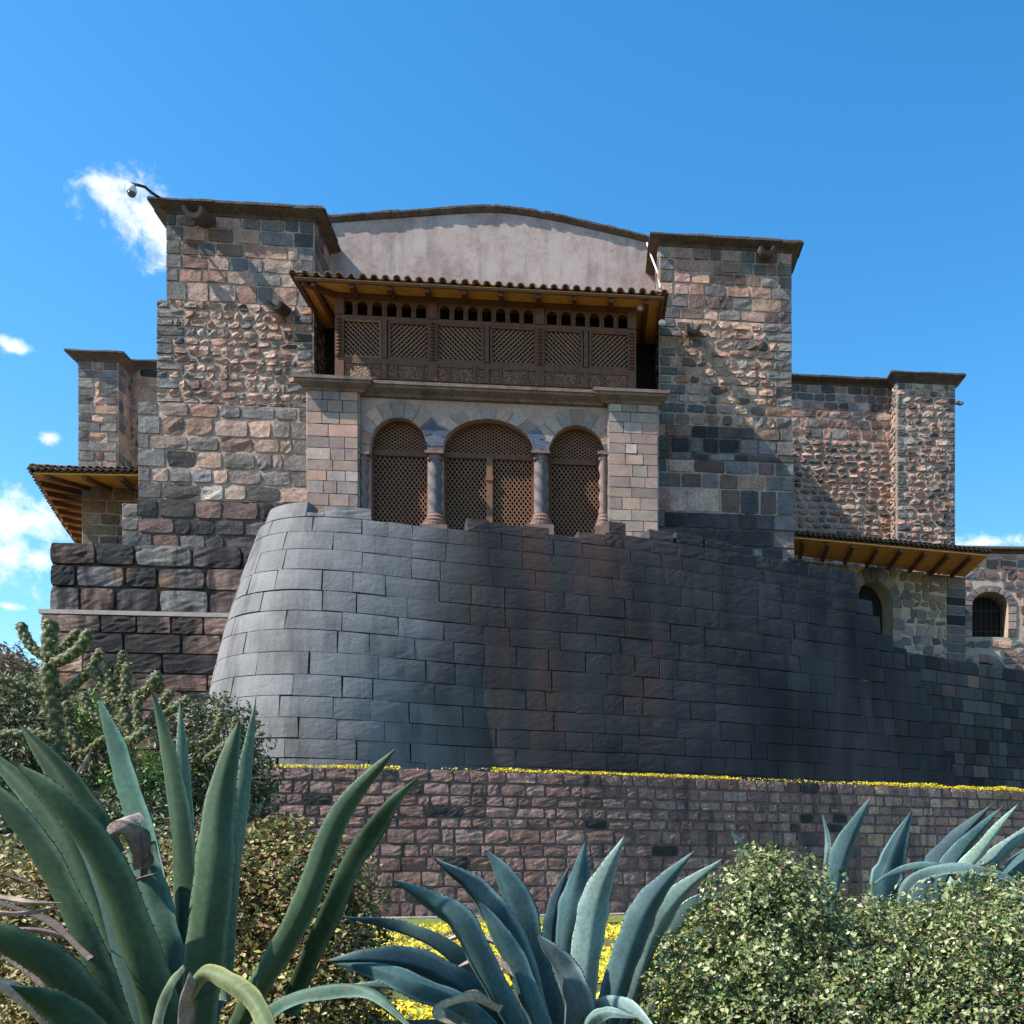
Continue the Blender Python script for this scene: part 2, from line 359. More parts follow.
def arch_ring(mb, F, cu, zs, r0, r1, rise, n, colf, d=0., depth=.05, a_from=0., a_to=math.pi, **kw):
    def G(a, z, dd):
        a = np.asarray(a); z = np.asarray(z)
        return F(cu-z*np.cos(a), zs+(z*rise)*np.sin(a), np.asarray(dd)+d)
    st = (a_to-a_from)/n
    for i in range(n):
        stone(mb, G, a_from+i*st+.012, a_from+(i+1)*st-.012, r0, r1, colf(i), depth=depth, bevel=.02, bulge=.01, rough=.005, n=4)
    A, Z = np.meshgrid(np.linspace(a_from, a_to, 25), np.array([r0, r1])); idx = np.arange(A.size).reshape(A.shape)
    mb.add(G(A.ravel(), Z.ravel(), np.full(A.size, .012)), np.stack([idx[:-1, :-1], idx[:-1, 1:], idx[1:, 1:], idx[1:, :-1]], -1).reshape(-1, 4), MORT)

# ------------------------------------------------------------------ ground
def gz(x, y):
    t = np.clip((9.2-y)/2.8, 0, 1); a = .42*t*t*(3-2*t)
    q = np.clip((-x-8.2)/5, 0, 1)*np.clip((y-8)/6, 0, 1)*np.clip((60-y)/25, 0, 1); b = 2.6*q*q*(3-2*q)
    return a+b
def grid_sheet(xs, ys, f):
    X, Y = np.meshgrid(xs, ys); Z = f(X, Y); idx = np.arange(X.size).reshape(X.shape)
    mb = MB(); mb.add(np.c_[X.ravel(), Y.ravel(), Z.ravel()], np.stack([idx[:-1, :-1], idx[:-1, 1:], idx[1:, 1:], idx[1:, :-1]], -1).reshape(-1, 4)); return mb
far = [-3000, -1200, -500, -200, -100, -60]
M_soil = material('garden_soil', mott=.5, mscale=2, fine=20, bump=.8, bscale=18, bdist=.04, col=(.10, .085, .05), second=((.10, .13, .03), 1.2, .45, .8))
xs = np.array(far+list(np.linspace(-40, 20, 90))+[40, 80, 200, 600, 3000]); ys = np.array([-3000, -600, -100, -20]+list(np.linspace(-5, 60, 110))+[80, 120, 200, 500, 1500, 4000])
grid_sheet(xs, ys, lambda X, Y: gz(X, Y)+.02*np.sin(X*1.7)*np.cos(Y*1.3)*(Y > 2)*(Y < 22)).build('ground', M_soil, smooth=True)['kind'] = 'structure'

# terrace line (front of the retaining wall), measured along its foot
TP = [(-60, 23.4), (100, 23.5), (260, 24.0), (420, 24.8), (600, 26.2), (780, 28.6), (1024, 33.0), (1250, 39.0)]
TL = np.array([[(p-CX)/FPX*y, y] for p, y in TP])
def resample(pl, step=.25):
    pl = np.asarray(pl, float)
    s = np.concatenate(([0], np.cumsum(np.linalg.norm(np.diff(pl, axis=0), axis=1))))
    tt = np.arange(0, s[-1], step)
    # smooth by Catmull-like averaging
    q = np.c_[np.interp(tt, s, pl[:, 0]), np.interp(tt, s, pl[:, 1])]
    k = 9; ker = np.ones(k)/k
    if len(q) > 3*k:
        e = np.r_[np.repeat(q[:1], k//2, 0), q, np.repeat(q[-1:], k//2, 0)]
        q = np.c_[np.convolve(e[:, 0], ker, 'valid'), np.convolve(e[:, 1], ker, 'valid')]
    return q
class Path:
    def __init__(s, q):
        s.q = q; s.s = np.concatenate(([0], np.cumsum(np.linalg.norm(np.diff(q, axis=0), axis=1)))); T = np.gradient(q, axis=0); T /= np.linalg.norm(T, axis=1)[:, None]
        s.n = np.c_[T[:, 1], -T[:, 0]]; s.L = s.s[-1]      # outward = to the right of travel (towards the camera when going +X)
    def at(s, a):
        a = np.asarray(a, float); x = np.interp(a, s.s, s.q[:, 0]); y = np.interp(a, s.s, s.q[:, 1])
        nx = np.interp(a, s.s, s.n[:, 0]); ny = np.interp(a, s.s, s.n[:, 1]); l = np.hypot(nx, ny); return x, y, nx/l, ny/l
    def s_of_px(s, px):
        p = CX+FPX*s.q[:, 0]/s.q[:, 1]; i = int(np.argmin(np.abs(p-px)+(np.arange(len(p)) < int(np.argmin(p)))*1e3)); return s.s[i]
TPath = Path(resample(TL))
TZ = 3.70
def FT(a, z, d):
    x, y, nx, ny = TPath.at(a); z = np.asarray(z, float); o = np.asarray(d, float)+(TZ-z)*.05
    return np.c_[x+nx*o, y+ny*o, z]
def tcol(a, z, k):
    r = nz2(a, z, .5, 3)
    if a > TPath.s_of_px(862)+random.uniform(-.6, .6): return pick((PINK, 1.6), ([(.24, .15, .13)], 2.2))  # sunlit right end painted in with brighter, pinker stones
    return pick(([(.235, .142, .122), (.195, .118, .102), (.26, .168, .145), (.165, .10, .088)], 6), (DARKS, .25+max(0, r)*1.6))
mb = MB(); random.seed(11)
sheet(mb, FT, 0, TPath.L, -.3, TZ-.02, .05, (.15, .11, .10), na=160, nz=4)
masonry(mb, FT, 0, TPath.L-.2, -.1, TZ, (.26, .40), (.28, .78), tcol, gap=.022, depth=.085, bevel=.04, bulge=.03, rough=.0065, n=6, jit=.04, rnd=.07)
terr = mb.build('retaining_wall', M_terr); tag(terr, 'low brown rubble retaining wall with yellow moss along its top', 'wall')
# platform behind it
mb = MB(); aa = np.linspace(0, TPath.L, 120); x, y, nx, ny = TPath.at(aa)
V = np.r_[np.c_[x-nx*.03, y-ny*.03, np.full_like(x, TZ-.03)], np.c_[x+ny*0-nx*.4, y+26, np.full_like(x, TZ-.03)]]
mb.add(V, [(i, i+1, 121+i, 120+i) for i in range(119)])
mb.build('terrace_ground', M_soil)['kind'] = 'structure'
# low kerb and lawn strip at the foot
M_kerb = material('kerb_stone', mott=.4, mscale=5, fine=20, bump=.5, col=(.34, .30, .25))
M_lawn = material('lawn', mott=.5, mscale=6, fine=60, bump=.8, bscale=60, bdist=.03, col=(.13, .17, .035), second=((.38, .31, .03), 4, .5, .6))
mb = MB()
for i in range(0, 150):
    a0, a1 = 4+i*.5, 4+i*.5+.485
    if a1 > TPath.L: break
    p = [FT([a0, a1, a1, a0], [z]*4, [.62, .62, .26, .26]) for z in (-.1, .075)]
    mb.hexa(list(p[0])+list(p[1]))
tag(mb.build('kerb', M_kerb), 'low pale stone kerb running along the foot of the brown retaining wall', 'kerb')
mb = MB(); aa = np.linspace(0, TPath.L, 100); A = FT(aa, np.full(100, .03), np.full(100, .63)); B = FT(aa, np.full(100, .028), np.full(100, 3.2)); mb.add(np.r_[A, B], [(i, i+1, 101+i, 100+i) for i in range(99)])
mb.build('lawn_strip', M_lawn)['kind'] = 'structure'

# ------------------------------------------------------------------ the great curved wall
RZ = 10.55; BZ = 3.6
front = [(310, 1.0), (346, .995), (380, .985), (411, .975), (500, .948), (600, .915), (658, .892), (727, .862), (793, .830), (856, .798), (900, .772), (960, .738), (1024, .70), (1120, .645)]
R0 = 2.0; Yn = 26.5; Xn = (310-CX)/FPX*Yn
cxc, cyc = Xn, Yn+R0
arcp = [(cxc+R0*math.sin(t), cyc-R0*math.cos(t)) for t in np.radians(np.arange(-165, -1, 6))]
fr = [((p-CX)/FPX*(Yn/r), Yn/r) for p, r in front]
RPath = Path(resample(arcp+fr, .12))
def batter(z):
    t = np.clip((RZ-np.asarray(z, float))/6.9, -.2, 1.1); return 1.57*(1.6*t-.6*t*t)
s310, s420, s600, s905 = [RPath.s_of_px(p) for p in (310, 420, 600, 905)]
def FI(a, z, d):
    x, y, nx, ny = RPath.at(a); k_ = 1-.62*np.clip((np.asarray(a, float)-s310)/4.5, 0, 1); o = np.asarray(d, float)+batter(z)*k_; return np.c_[x+nx*o, y+ny*o, np.asarray(z, float)]
s310, s420, s600, s905 = [RPath.s_of_px(p) for p in (310, 420, 600, 905)]
def icol(a, z, k):
    g = random.uniform(.93, 1.07)*(1.16 if random.random() < .08 else 1)
    if a < s420+1 and random.random() < .10: g *= 1.1
    return (g, g, g)
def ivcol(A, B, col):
    """slow change of the stone along the wall: sunlit grey to shaded black painted in, brown iron runs"""
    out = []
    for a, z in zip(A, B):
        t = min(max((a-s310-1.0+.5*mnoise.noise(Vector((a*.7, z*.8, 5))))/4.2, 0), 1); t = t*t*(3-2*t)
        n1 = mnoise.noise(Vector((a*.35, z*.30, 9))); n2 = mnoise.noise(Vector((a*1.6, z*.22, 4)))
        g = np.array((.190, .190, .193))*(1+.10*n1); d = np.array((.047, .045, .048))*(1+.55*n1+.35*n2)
        c = g*(1-t)+d*t  # the wall's turn from sun into shade is mixed into its colour
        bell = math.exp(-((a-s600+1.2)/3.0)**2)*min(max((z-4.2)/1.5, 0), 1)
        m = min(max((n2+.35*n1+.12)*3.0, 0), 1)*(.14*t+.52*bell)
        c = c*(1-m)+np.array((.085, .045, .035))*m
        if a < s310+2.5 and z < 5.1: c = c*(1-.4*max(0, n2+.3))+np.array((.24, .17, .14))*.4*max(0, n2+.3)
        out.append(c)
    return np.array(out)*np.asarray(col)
mb = MB(); random.seed(21)
def s_end(z):     # toothed right-hand end, lower courses reach farther
    return s905-.1+max(0, (RZ-1.8-z))*.42
z = RZ; k = 0; courses = []
while z > BZ-.3:
    h = random.uniform(.50, .62) if k else .44
    courses.append((z-h, z)); z -= h; k += 1
for k, (zb, zt) in enumerate(courses):
    e = s_end((zb+zt)/2)
    if k < 5: e = RPath.s_of_px((858, 868, 877, 888, 898)[k])
    e += random.uniform(-.08, .08)
    a = 0; first = True
    while a < e-.05:
        left = a < s420
        w = random.choice((.7, .95, 1.15, 1.35, 1.75))*random.uniform(.9, 1.1)*(1 if left else .82)
        if e-(a+w) < .4: w = e-a
        lift = random.uniform(-.012, .012)
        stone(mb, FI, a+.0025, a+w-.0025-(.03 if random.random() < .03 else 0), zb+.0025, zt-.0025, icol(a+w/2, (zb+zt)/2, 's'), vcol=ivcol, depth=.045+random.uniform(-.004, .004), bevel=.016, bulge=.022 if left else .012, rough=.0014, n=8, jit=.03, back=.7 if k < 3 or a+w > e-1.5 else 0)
        a += w
# loose stones above the rim
for (pa, pb, h) in [(266, 304, .40), (306, 322, .12), (326, 371, .30)]:
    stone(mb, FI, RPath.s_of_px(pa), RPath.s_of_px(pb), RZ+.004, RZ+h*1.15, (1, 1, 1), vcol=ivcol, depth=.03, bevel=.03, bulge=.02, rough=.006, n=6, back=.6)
a = RPath.s_of_px(468); hh = .26
while a < RPath.s_of_px(850):
    w = random.uniform(.5, 1.0)
    p = CX+FPX*RPath.at(a)[0]/RPath.at(a)[1]
    h = float(np.interp(p, [468, 538, 540, 556, 558, 588, 592, 700, 800, 860], [.36, .30, .14, .14, .36, .30, .80, .72, .50, .46]))
    rows = [(0, h)] if h < .5 else [(0, .42), (.42, h)]
    for r0, r1 in rows:
        top = r1+(random.uniform(-.04, .03) if r1 == h else 0); sh = random.uniform(-.25, .25)*w if r0 else 0
        if r0 and random.random() < .10: continue
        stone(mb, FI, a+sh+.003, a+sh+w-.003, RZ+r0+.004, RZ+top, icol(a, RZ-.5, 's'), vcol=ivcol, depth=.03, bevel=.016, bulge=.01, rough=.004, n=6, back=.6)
    a += w
# packed core and top
aa = np.linspace(0.0, s905-.3, 160)
for (d0, z0, d1, z1) in [(.036, BZ-.4, .036, RZ-.5), (.036, RZ-.5, .0, RZ-.05), (-.05, RZ-.05, -1.4, RZ-.05), (-1.4, RZ-.05, -1.4, BZ)]:
    lim = RPath.s_of_px(852); ab = np.linspace(0, lim, 140)
    A = FI(ab, np.full(140, z0), np.full(140, d0)); B = FI(ab, np.full(140, z1), np.full(140, d1)); mb.add(np.r_[A, B], [(i, i+1, 141+i, 140+i) for i in range(139)], (.06, .056, .055))
ab = np.linspace(s905-1.2, s905-.15, 8)
A = FI(ab, np.full(8, BZ-.4), np.full(8, -.02)); B = FI(ab, np.full(8, RZ-1.9), np.full(8, -.02)); mb.add(np.r_[A, B], [(i, i+1, 9+i, 8+i) for i in range(7)], (.03, .028, .028))
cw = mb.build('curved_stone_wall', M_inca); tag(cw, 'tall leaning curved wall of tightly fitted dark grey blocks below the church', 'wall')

# lower continuation at the right
def FI2(a, z, d):
    return FI(a, z, np.asarray(d)-.22)
mb = MB(); random.seed(5)
RZ2 = EYE+.210*(Yn/.785)
def rcol(a, z, k):
    return pick(([(.065, .062, .062), (.048, .045, .045), (.082, .076, .074), (.055, .050, .050)], 4), (DARKS, 1.5), (BROWN, .25))
sheet(mb, FI2, s905-1.2, RPath.L-.3, BZ-.3, RZ2-.06, .01, (.04, .038, .04), na=60, nz=6)
masonry(mb, FI2, s905-1.2, RPath.L-.3, BZ-.2, RZ2, (.40, .55), (.45, 1.0), rcol, gap=.016, depth=.05, bevel=.03, bulge=.012, rough=.006, n=5, jit=.02, back=.5)
tag(mb.build('lower_stone_wall', M_inca), 'lower dark block wall continuing right of the tall curved wall', 'wall')

# ------------------------------------------------------------------ the church
church = thing('church', FC.pt(0, 2, TZ), 'stone colonial church with twin buttress towers and carved wooden balcony', 'church')
fit = FC.fit
def zat(py, px, v=0): return fit(px, py, v)[1]
def uat(px, v=0, py=500): return fit(px, py, v)[0]

# --- left tower, three tiers widening downwards
def tower_block(mb, u0, u1, v0, v1, z0, z1, style, sides='LR', mort=MORT):
    F = FC.plane(v0); m_d = style.get('depth', .07)*.55; mb.box(FC, u0-(m_d if 'L' in sides else -.02), u1+(m_d if 'R' in sides else -.02), v0-m_d, v1, z0, z1-.02, mort)
    st = dict(style); masonry(mb, F, u0, u1, z0, z1, **st)
    st.pop('skip', None)
    if 'R' in sides: masonry(mb, FC.side(u1, 1), v0+.02, v1, z0, z1, **st)
    if 'L' in sides: masonry(mb, FC.side(u0, -1), v0+.02, v1, z0, z1, **st)
SQ = dict(ch=(.40, .52), cw=(.40, .95), gap=.035, depth=.07, bevel=.03, bulge=.015, rough=.010, n=4, jit=.035, rnd=.06)
RB = dict(ch=(.24, .36), cw=(.22, .55), gap=.02, depth=.075, bevel=.06, bulge=.055, rough=.02, n=4, jit=.05, rnd=.28)
BG = dict(ch=(.46, .62), cw=(.45, 1.25), gap=.03, depth=.075, bevel=.05, bulge=.035, rough=.010, n=5, jit=.04, rnd=.12)
def qcol(f):
    def g(a, z, k):
        if k == 'q': return pick((GREY, 5), (PINK, .5))
        return f(a, z) if f.__code__.co_argcount == 2 else f(a, z, k)
    return g
uL0, uL1 = uat(166), uat(313); uLB, uLC = uat(157), uat(139.5)
zLt = zat(213, 166); zL1 = zat(300, 166); zL2 = zat(403, 150); zL3 = zat(500, 150); zL4 = zat(552, 150)
lt = None
mb = MB(); random.seed(31)
def c1(a, z):
    t = (a-uL0)/(uL1-uL0)
    if t < .55 and z < zLt-1.6: return pick((PINK, 6), (GREY, .5))
    return pick((GREY, 2.2), (PINK, 2.6), (BROWN, 1.3), ([(.26, .21, .12)], .25))
tower_block(mb, uL0, uL1, .06, 3.2, zL1, zLt, dict(SQ, col=qcol(c1), qw=(.38, .6)), 'R')
c2 = lambda a, z: pick((PINK, 6.5), (BROWN, .7), (GREY, .7), (TAN, .9))
tower_block(mb, uLB, uL1, 0.0, 3.2, zL2, zL1, dict(RB, col=qcol(c2), qw=(.4, .75)), 'R')
c3 = lambda a, z: pick((GREY, 2.4), (PINK, 2.6), (TAN, 1.2), (DARKS, .3), ([(.30, .30, .23)], .3))
tower_block(mb, uLC, uL1, -.08, 3.2, zL3, zL2, dict(BG, col=qcol(c3), qw=(.45, .8)), '')
c4 = lambda a, z, k: pick((DARKS, 5), (GREY, 1.2), (BROWN, .8))
tower_block(mb, uLC, uL1, -.10, 3.2, zL4-1.2, zL3, dict(BG, col=c4), '', mort=(.10, .08, .07))
ltow = mb.build('tower', M_rubble, church)
ltow['label'] = 'left tower with rough pink rubble face and grey corner stones'
coping('coping', FC, uL0, uL1, .06, 3.2, zLt, rise=.17, parent=ltow)
def spout(px, py, v, parent, r=.17, tilt=.25, out=.85):
    u, z = fit(px, py, v); mb = MB()
    a = FC.pt(u, v+.2, z+.12); b = FC.pt(u-.02, v-out, z-tilt)
    t_ = b-a; t_ /= np.linalg.norm(t_); x = np.cross(t_, [0, 0, 1]); x /= np.linalg.norm(x); y = np.cross(x, t_)
    pr = [(math.cos(q)*r, math.sin(q)*r) for q in np.radians(np.arange(180, 361, 22.5))]
    pi_ = [(x_*.68, y_*.68+.03) for x_, y_ in pr[::-1]]
    loop = [(px_, py_+.05) for px_, py_ in pr+pi_]; k = len(loop)
    V = [e+x*i+y*j for e in (a, b) for i, j in loop]
    mb.add(V, [(i, (i+1) % k, k+(i+1) % k, k+i) for i in range(k)]+[tuple(range(k)), tuple(range(2*k-1, k-1, -1))])
    return mb.build('rain_spout', M_coping, parent)
spout(206, 222, .06, ltow, .33, out=1.1); spout(284, 312, 0, ltow, .25, out=1.0)

# --- right tower
uR0, uR1 = uat(660), uat(791.5); zRt = zat(250, 720)
zR1, zR2, zR3, zR4, zR5 = [zat(p, 725) for p in (322, 428, 462, 515, 560)]
mb = MB(); random.seed(37)
tower_block(mb, uR0, uR1, 0, 3.2, zR1, zRt, dict(SQ, ch=(.36, .46), col=qcol(lambda a, z: pick((PINK, 3), (BROWN, 1.6), (GREY, 1.5))), qw=(.35, .6)), 'L')
tower_block(mb, uR0, uR1, -.03, 3.2, zR2, zR1, dict(RB, ch=(.28, .38), cw=(.28, .7), col=qcol(lambda a, z: pick((PINK, 4.5), (BROWN, 1.6), (GREY, .7))), qw=(.4, .75)), 'L')
tower_block(mb, uR0-.25, uR1+.04, -.05, 3.2, zR3, zR2, dict(SQ, col=qcol(lambda a, z: pick((DARKS, 3), (GREY, 1.2), (BROWN, 1.4))), qw=(.45, .8)), '', mort=(.14, .11, .09))
tower_block(mb, uR0-.25, uR1+.06, -.07, 3.2, zR4, zR3, dict(BG, bulge=.02, rnd=.05, cw=(.6, 1.2), col=qcol(lambda a, z: pick((PINK, 2.2), (BROWN, 2.4), (GREY, 1.5))), qw=(.5, .9)), '')
tower_block(mb, uR0-.25, uR1+.08, -.09, 3.2, zR5-2, zR4, dict(BG, bulge=.02, rnd=.05, col=lambda a, z, k: pick((GREY, 2), (DARKS, .3)) if k == 'q' else pick((DARKS, 5), (GREY, .5)), qw=(.5, .9)), '', mort=(.09, .075, .065))
rtow = mb.build('tower', M_rubble, church); rtow['label'] = 'right tower of squared brown and grey blocks with black damp bands'
coping('coping', FC, uR0+.02, uR1-.06, 0, 3.2, zRt, ov=.36, rise=.15, parent=rtow)
spout(764, 256, 0, rtow, .27, out=.9); spout(692, 333, -.03, rtow, .25, out=.9)

# --- plastered gable between the towers
vg = 1.9
mb = MB()
prof = [(300, 216), (330, 214.5), (365, 212), (400, 209.6), (440, 206.8), (470, 204.8), (490, 204.2), (510, 205.4), (530, 208.2), (560, 213.6), (600, 223), (630, 230), (660, 238)]
pu = [fit(p, y, vg) for p, y in prof]; zb = zat(560, 500, vg)
pu = [(u, z-.30) for u, z in pu]
front_ = [FC.pt(pu[0][0], vg, zb)]+[FC.pt(u, vg, z) for u, z in pu]+[FC.pt(pu[-1][0], vg, zb)]
back_ = [FC.pt(pu[0][0], vg+.9, zb)]+[FC.pt(u, vg+.9, z) for u, z in pu]+[FC.pt(pu[-1][0], vg+.9, zb)]
k_ = len(front_); mb.add(front_+back_, [tuple(range(k_)), tuple(range(2*k_-1, k_-1, -1))]+[(i, (i+1) % k_, k_+(i+1) % k_, k_+i) for i in range(k_)])
for i in range(0):
    (a, za), (b, z_b) = pu[i], pu[i+1]
    V = []
    for v in (vg, vg+.9):
        V += [FC.pt(a, v, zb), FC.pt(b, v, zb), FC.pt(b, v, z_b), FC.pt(a, v, za)]
    mb.hexa([V[0], V[1], V[5], V[4], V[3], V[2], V[6], V[7]])
gab = mb.build('gable_wall', M_plast, church)
mb = MB()
for i in range(len(pu)-1):
    (a, za), (b, z_b) = pu[i], pu[i+1]; m_ = 4
    for j in range(m_):
        u0, u1 = a+(b-a)*j/m_, a+(b-a)*(j+1)/m_-.002; z0_, z1_ = za+(z_b-za)*j/m_, za+(z_b-za)*(j+1)/m_
        o = random.uniform(.0, .05); hh = random.uniform(-.04, -.01)
        V = [FC.pt(u, v, z) for (v, dz) in ((vg+1, 0), (vg+1, .28)) for u, z in ()]
        lo = [FC.pt(u0, vg-.05, z0_+.003), FC.pt(u1, vg-.05, z1_+.003), FC.pt(u1, vg+1, z1_+.003), FC.pt(u0, vg+1, z0_+.003)]
        mid = [FC.pt(u0, vg-.13-o, z0_+.12), FC.pt(u1, vg-.13-o, z1_+.12), FC.pt(u1, vg+1, z1_+.12), FC.pt(u0, vg+1, z0_+.12)]
        top = [p+np.array([0, 0, .10+hh]) for p in mid]
        mb.hexa(lo+mid); mb.hexa([p+np.array([0, 0, .002]) for p in mid]+top)
mb.build('coping', M_coping, gab)
mb = MB(); q = [P(647, 243, 35.3), P(652, 258, 35.0), P(659, 276, 34.6), P(660, 288, 34.4)]; mb.tube(q, .035, 8)
mb.build('drain_pipe', M_white, gab)
# nave body behind
mb = MB(); mb.box(FC, uat(325, 3.3), uat(657, 3.3)+1.5, 3.3, 45, TZ, zat(262, 500, 3.3))
mb.box(FC, uR1-3.5, uR1-.35, 3.25, 45, TZ, zRt-.3)
mb.box(FC, uL0+.4, uL0+3.5, 3.25, 45, TZ, zLt-.6)
nv = mb.build('nave', M_rubble, church)

# --- arcade storey
vs = -1.9; vp = -1.35; va = -1.12; vd = -.75
zsl = fit(480, 388, vs)[1]            # underside of the cornice
mb = MB(); random.seed(41)
tancol = lambda a, z, k: pick((TAN, 5), (PINK, .9))
zfl = zat(560, 480, va)
PL = (uat(307.5, vp), uat(358, vp)); PR = (uat(609, vp), uat(657.5, vp))
for nm, (a, b) in (('l', PL), ('r', PR)):
    mb = MB()
    F = FC.plane(vp); mb.box(FC, a+.02, b-.02, vp+.03, .05, zfl, zsl-.02, TAN[1])
    kw = dict(ch=(.32, .42), cw=(.38, .8), gap=.012, depth=.045, bevel=.012, bulge=.004, rough=.003, n=3, jit=.01)
    masonry(mb, F, a, b, zfl, zsl, col=tancol, **kw)
    masonry(mb, FC.side(a, -1), vp+.02, 0, zfl, zsl, col=tancol, **kw)
    masonry(mb, FC.side(b, 1), vp+.02, 0, zfl, zsl, col=tancol, **kw)
    mb.build('pilaster', M_ashlar, church)
AR = [(370, 427.5, 446, 417), (443, 534, 449, 419), (548, 606, 455, 425)]
edges = [PL[1]-.02, uat(435, va), uat(541, va), PR[0]+.02]
arc = None; mb = MB(); F = FC.plane(va); AA = []
for i, (p0, p1, ys, yt) in enumerate(AR):
    a, b = uat(p0, va), uat(p1, va); c = (a+b)/2; hw = (b-a)/2; zs = zat(ys, (p0+p1)/2, va); zt = zat(yt, (p0+p1)/2, va)
    arch_plate(mb, F, edges[i], edges[i+1], zfl, zsl-.01, c, hw, zs, zt-zs, zfl, 0, .36, (.40, .265, .21)); AA.append((c, hw, zs, zt-zs))
arcade = mb.build('arcade', M_ashlar, church)
for i, (c, hw, zs, rise) in enumerate(AA):
    mb = MB(); nvs = (9, 11, 9)[i]
    def vc(j, n=nvs, i=i):
        if (j in (n-1, n-2) and i == 0) or (i == 1 and j in (0, 1, n-1, n-2)) or (i == 2 and j in (0, n-1)): return jitter((.085, .10, .14), .15)
        return pick((TAN, 4), (PINK, 1))
    arch_ring(mb, F, c, zs, hw-.03, hw+(.50 if i != 1 else .50), rise/hw, nvs, vc, d=.004, depth=.045)
    mb.build('arch_ring', M_voussoir, arcade)
# lattice doors
for i, (c, hw, zs, rise) in enumerate(AA):
    fr = MB(); Fd = FC.plane(vd)
    ins = lambda u, z, c=c, hw=hw, zs=zs, rise=rise: abs(u-c) <= hw and z >= zfl and (z <= zs or ((u-c)/hw)**2+((z-zs)/rise)**2 <= 1)
    ztr = zs-.12
    col = (.25, .14, .08)
    fr.box(FC, c-hw+.005, c+hw-.005, vd-.10, vd+.04, ztr-.10, ztr+.08)
    fr.box(FC, c-hw+.004, c-hw+.09, vd-.06, vd+.04, zfl, ztr-.1)
    fr.box(FC, c+hw-.09, c+hw-.004, vd-.06, vd+.04, zfl, ztr-.1)
    m_ = 18
    for j in range(m_):     # curved head frame
        t0, t1 = math.pi*j/m_, math.pi*(j+1)/m_
        q = [(c-hw*.997*math.cos(t), zs+rise*.997*math.sin(t)) for t in (t0, t1)]+[(c-hw*.93*math.cos(t), zs+rise*.93*math.sin(t)) for t in (t1, t0)]
        fr.hexa([FC.pt(u, vd-.06, z) for u, z in q]+[FC.pt(u, vd+.04, z) for u, z in q])
    dr = fr.build('lattice_door', M_wood, church)
    if i == 1:
        ms = MB(); ms.box(FC, c-.10, c+.10, vd-.13, vd-.02, zfl, ztr-.10); ms.box(FC, c-.13, c+.13, vd-.16, vd-.131, zat(482, 488, vd), zat(478, 488, vd)); ms.build('meeting_stile', M_woodl, dr)
    lt_ = MB()
    bars_in(lt_, Fd, c-hw, c+hw, zfl, ztr-.1, .145, .036, .025, lambda u, z: ins(u, z) and z < ztr-.08, 1.35 if i != 2 else 1.35)
    bars_in(lt_, Fd, c-hw, c+hw, ztr+.06, zs+rise, .18, .032, .025, lambda u, z: ins(u, z), .62)
    lt_.build('lattice', M_lattice, dr)
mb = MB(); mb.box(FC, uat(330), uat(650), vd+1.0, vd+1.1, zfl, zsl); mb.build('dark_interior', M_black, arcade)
# columns
def column(px, half=False):
    u = uat(px, va-.1); v = va-.02; mb = MB()
    zc = zat(456, px, va); zb_ = zat(516, px, va)+0.0; H = zc-zb_
    rs = .205 if not half else .14
    base = FC.pt(u, v, zb_)
    tw = lambda a, z: .17*math.sin(a*2+z*13)
    prof = [(rs, 0.02+H*.93*i/40) for i in range(41)]
    mb.lathe(base, prof, 20, (.13, .115, .12) if not half else (.19, .13, .12), tw)
    o = mb.build('column', M_voussoir, church, smooth=True)
    mb = MB(); mb.lathe(base+[0, 0, H*.90], [(rs*1.0, 0), (rs*1.25, .04), (rs*1.2, .09), (rs*1.05, .12), (rs*1.1, .22), (rs*1.3, .26), (rs*1.35, .30)], 20, (.19, .125, .11))
    mb.box(FC, u-rs*1.45, u+rs*1.45, v-rs*1.4, v+.3, zc-.02, zc+.07, (.19, .125, .11)); mb.build('capital', M_voussoir, o)
    mb = MB(); mb.lathe(base+[0, 0, -.42], [(rs*2.0, 0), (rs*2.0, .12), (rs*1.6, .16), (rs*1.7, .24), (rs*1.35, .30), (rs*1.4, .36), (rs*1.15, .44)], 20, (.20, .12, .10))
    mb.box(FC, u-rs*2.1, u+rs*2.1, v-rs*2, v+.4, zb_-2, zb_-.41, (.20, .12, .10)); mb.build('column_base', M_voussoir, o)
column(435); column(541); column(363.5, True); column(603.5, True)
# cornice under the balcony
mb = MB(); F0 = FC
def moulding(u0, u1, v_back, prof):   # prof: list (v,z)
    pts = [(v, z) for v, z in prof]; n = len(pts); off = pts[0][0]
    V = []
    for e, u in ((-1, u0), (1, u1)):
        for v, z in pts: V.append(FC.pt(u+e*(-(v-off))*1.0 if v < v_back else u, v, z))
        V.append(FC.pt(u, v_back, pts[-1][1])); V.append(FC.pt(u, v_back, pts[0][1]))
    k = n+2
    mb.add(V, [(i, (i+1) % k, k+(i+1) % k, k+i) for i in range(k)]+[tuple(range(k)), tuple(range(2*k-1, k-1, -1))])
cpf = lambda o: [(vp-.02+o, zsl-.10), (vp-.08+o, zsl-.08), (vp-.12+o, zsl-.02), (vp-.30+o, zsl+.07), (vp-.34+o, zsl+.09), (vp-.34+o, zsl+.17), (vp-.39+o, zsl+.18), (vp-.39+o, zsl+.28)]
moulding(PL[0]-.02, PL[1]+.15, .3, cpf(0)); moulding(PR[0]-.15, PR[1]+.02, .3, cpf(0))
moulding(PL[1]+.155, PR[0]-.155, .3, [(v+.18, z-.01) for v, z in cpf(0)])
mb.build('cornice', M_sill, church)
zdeck = zsl+.29

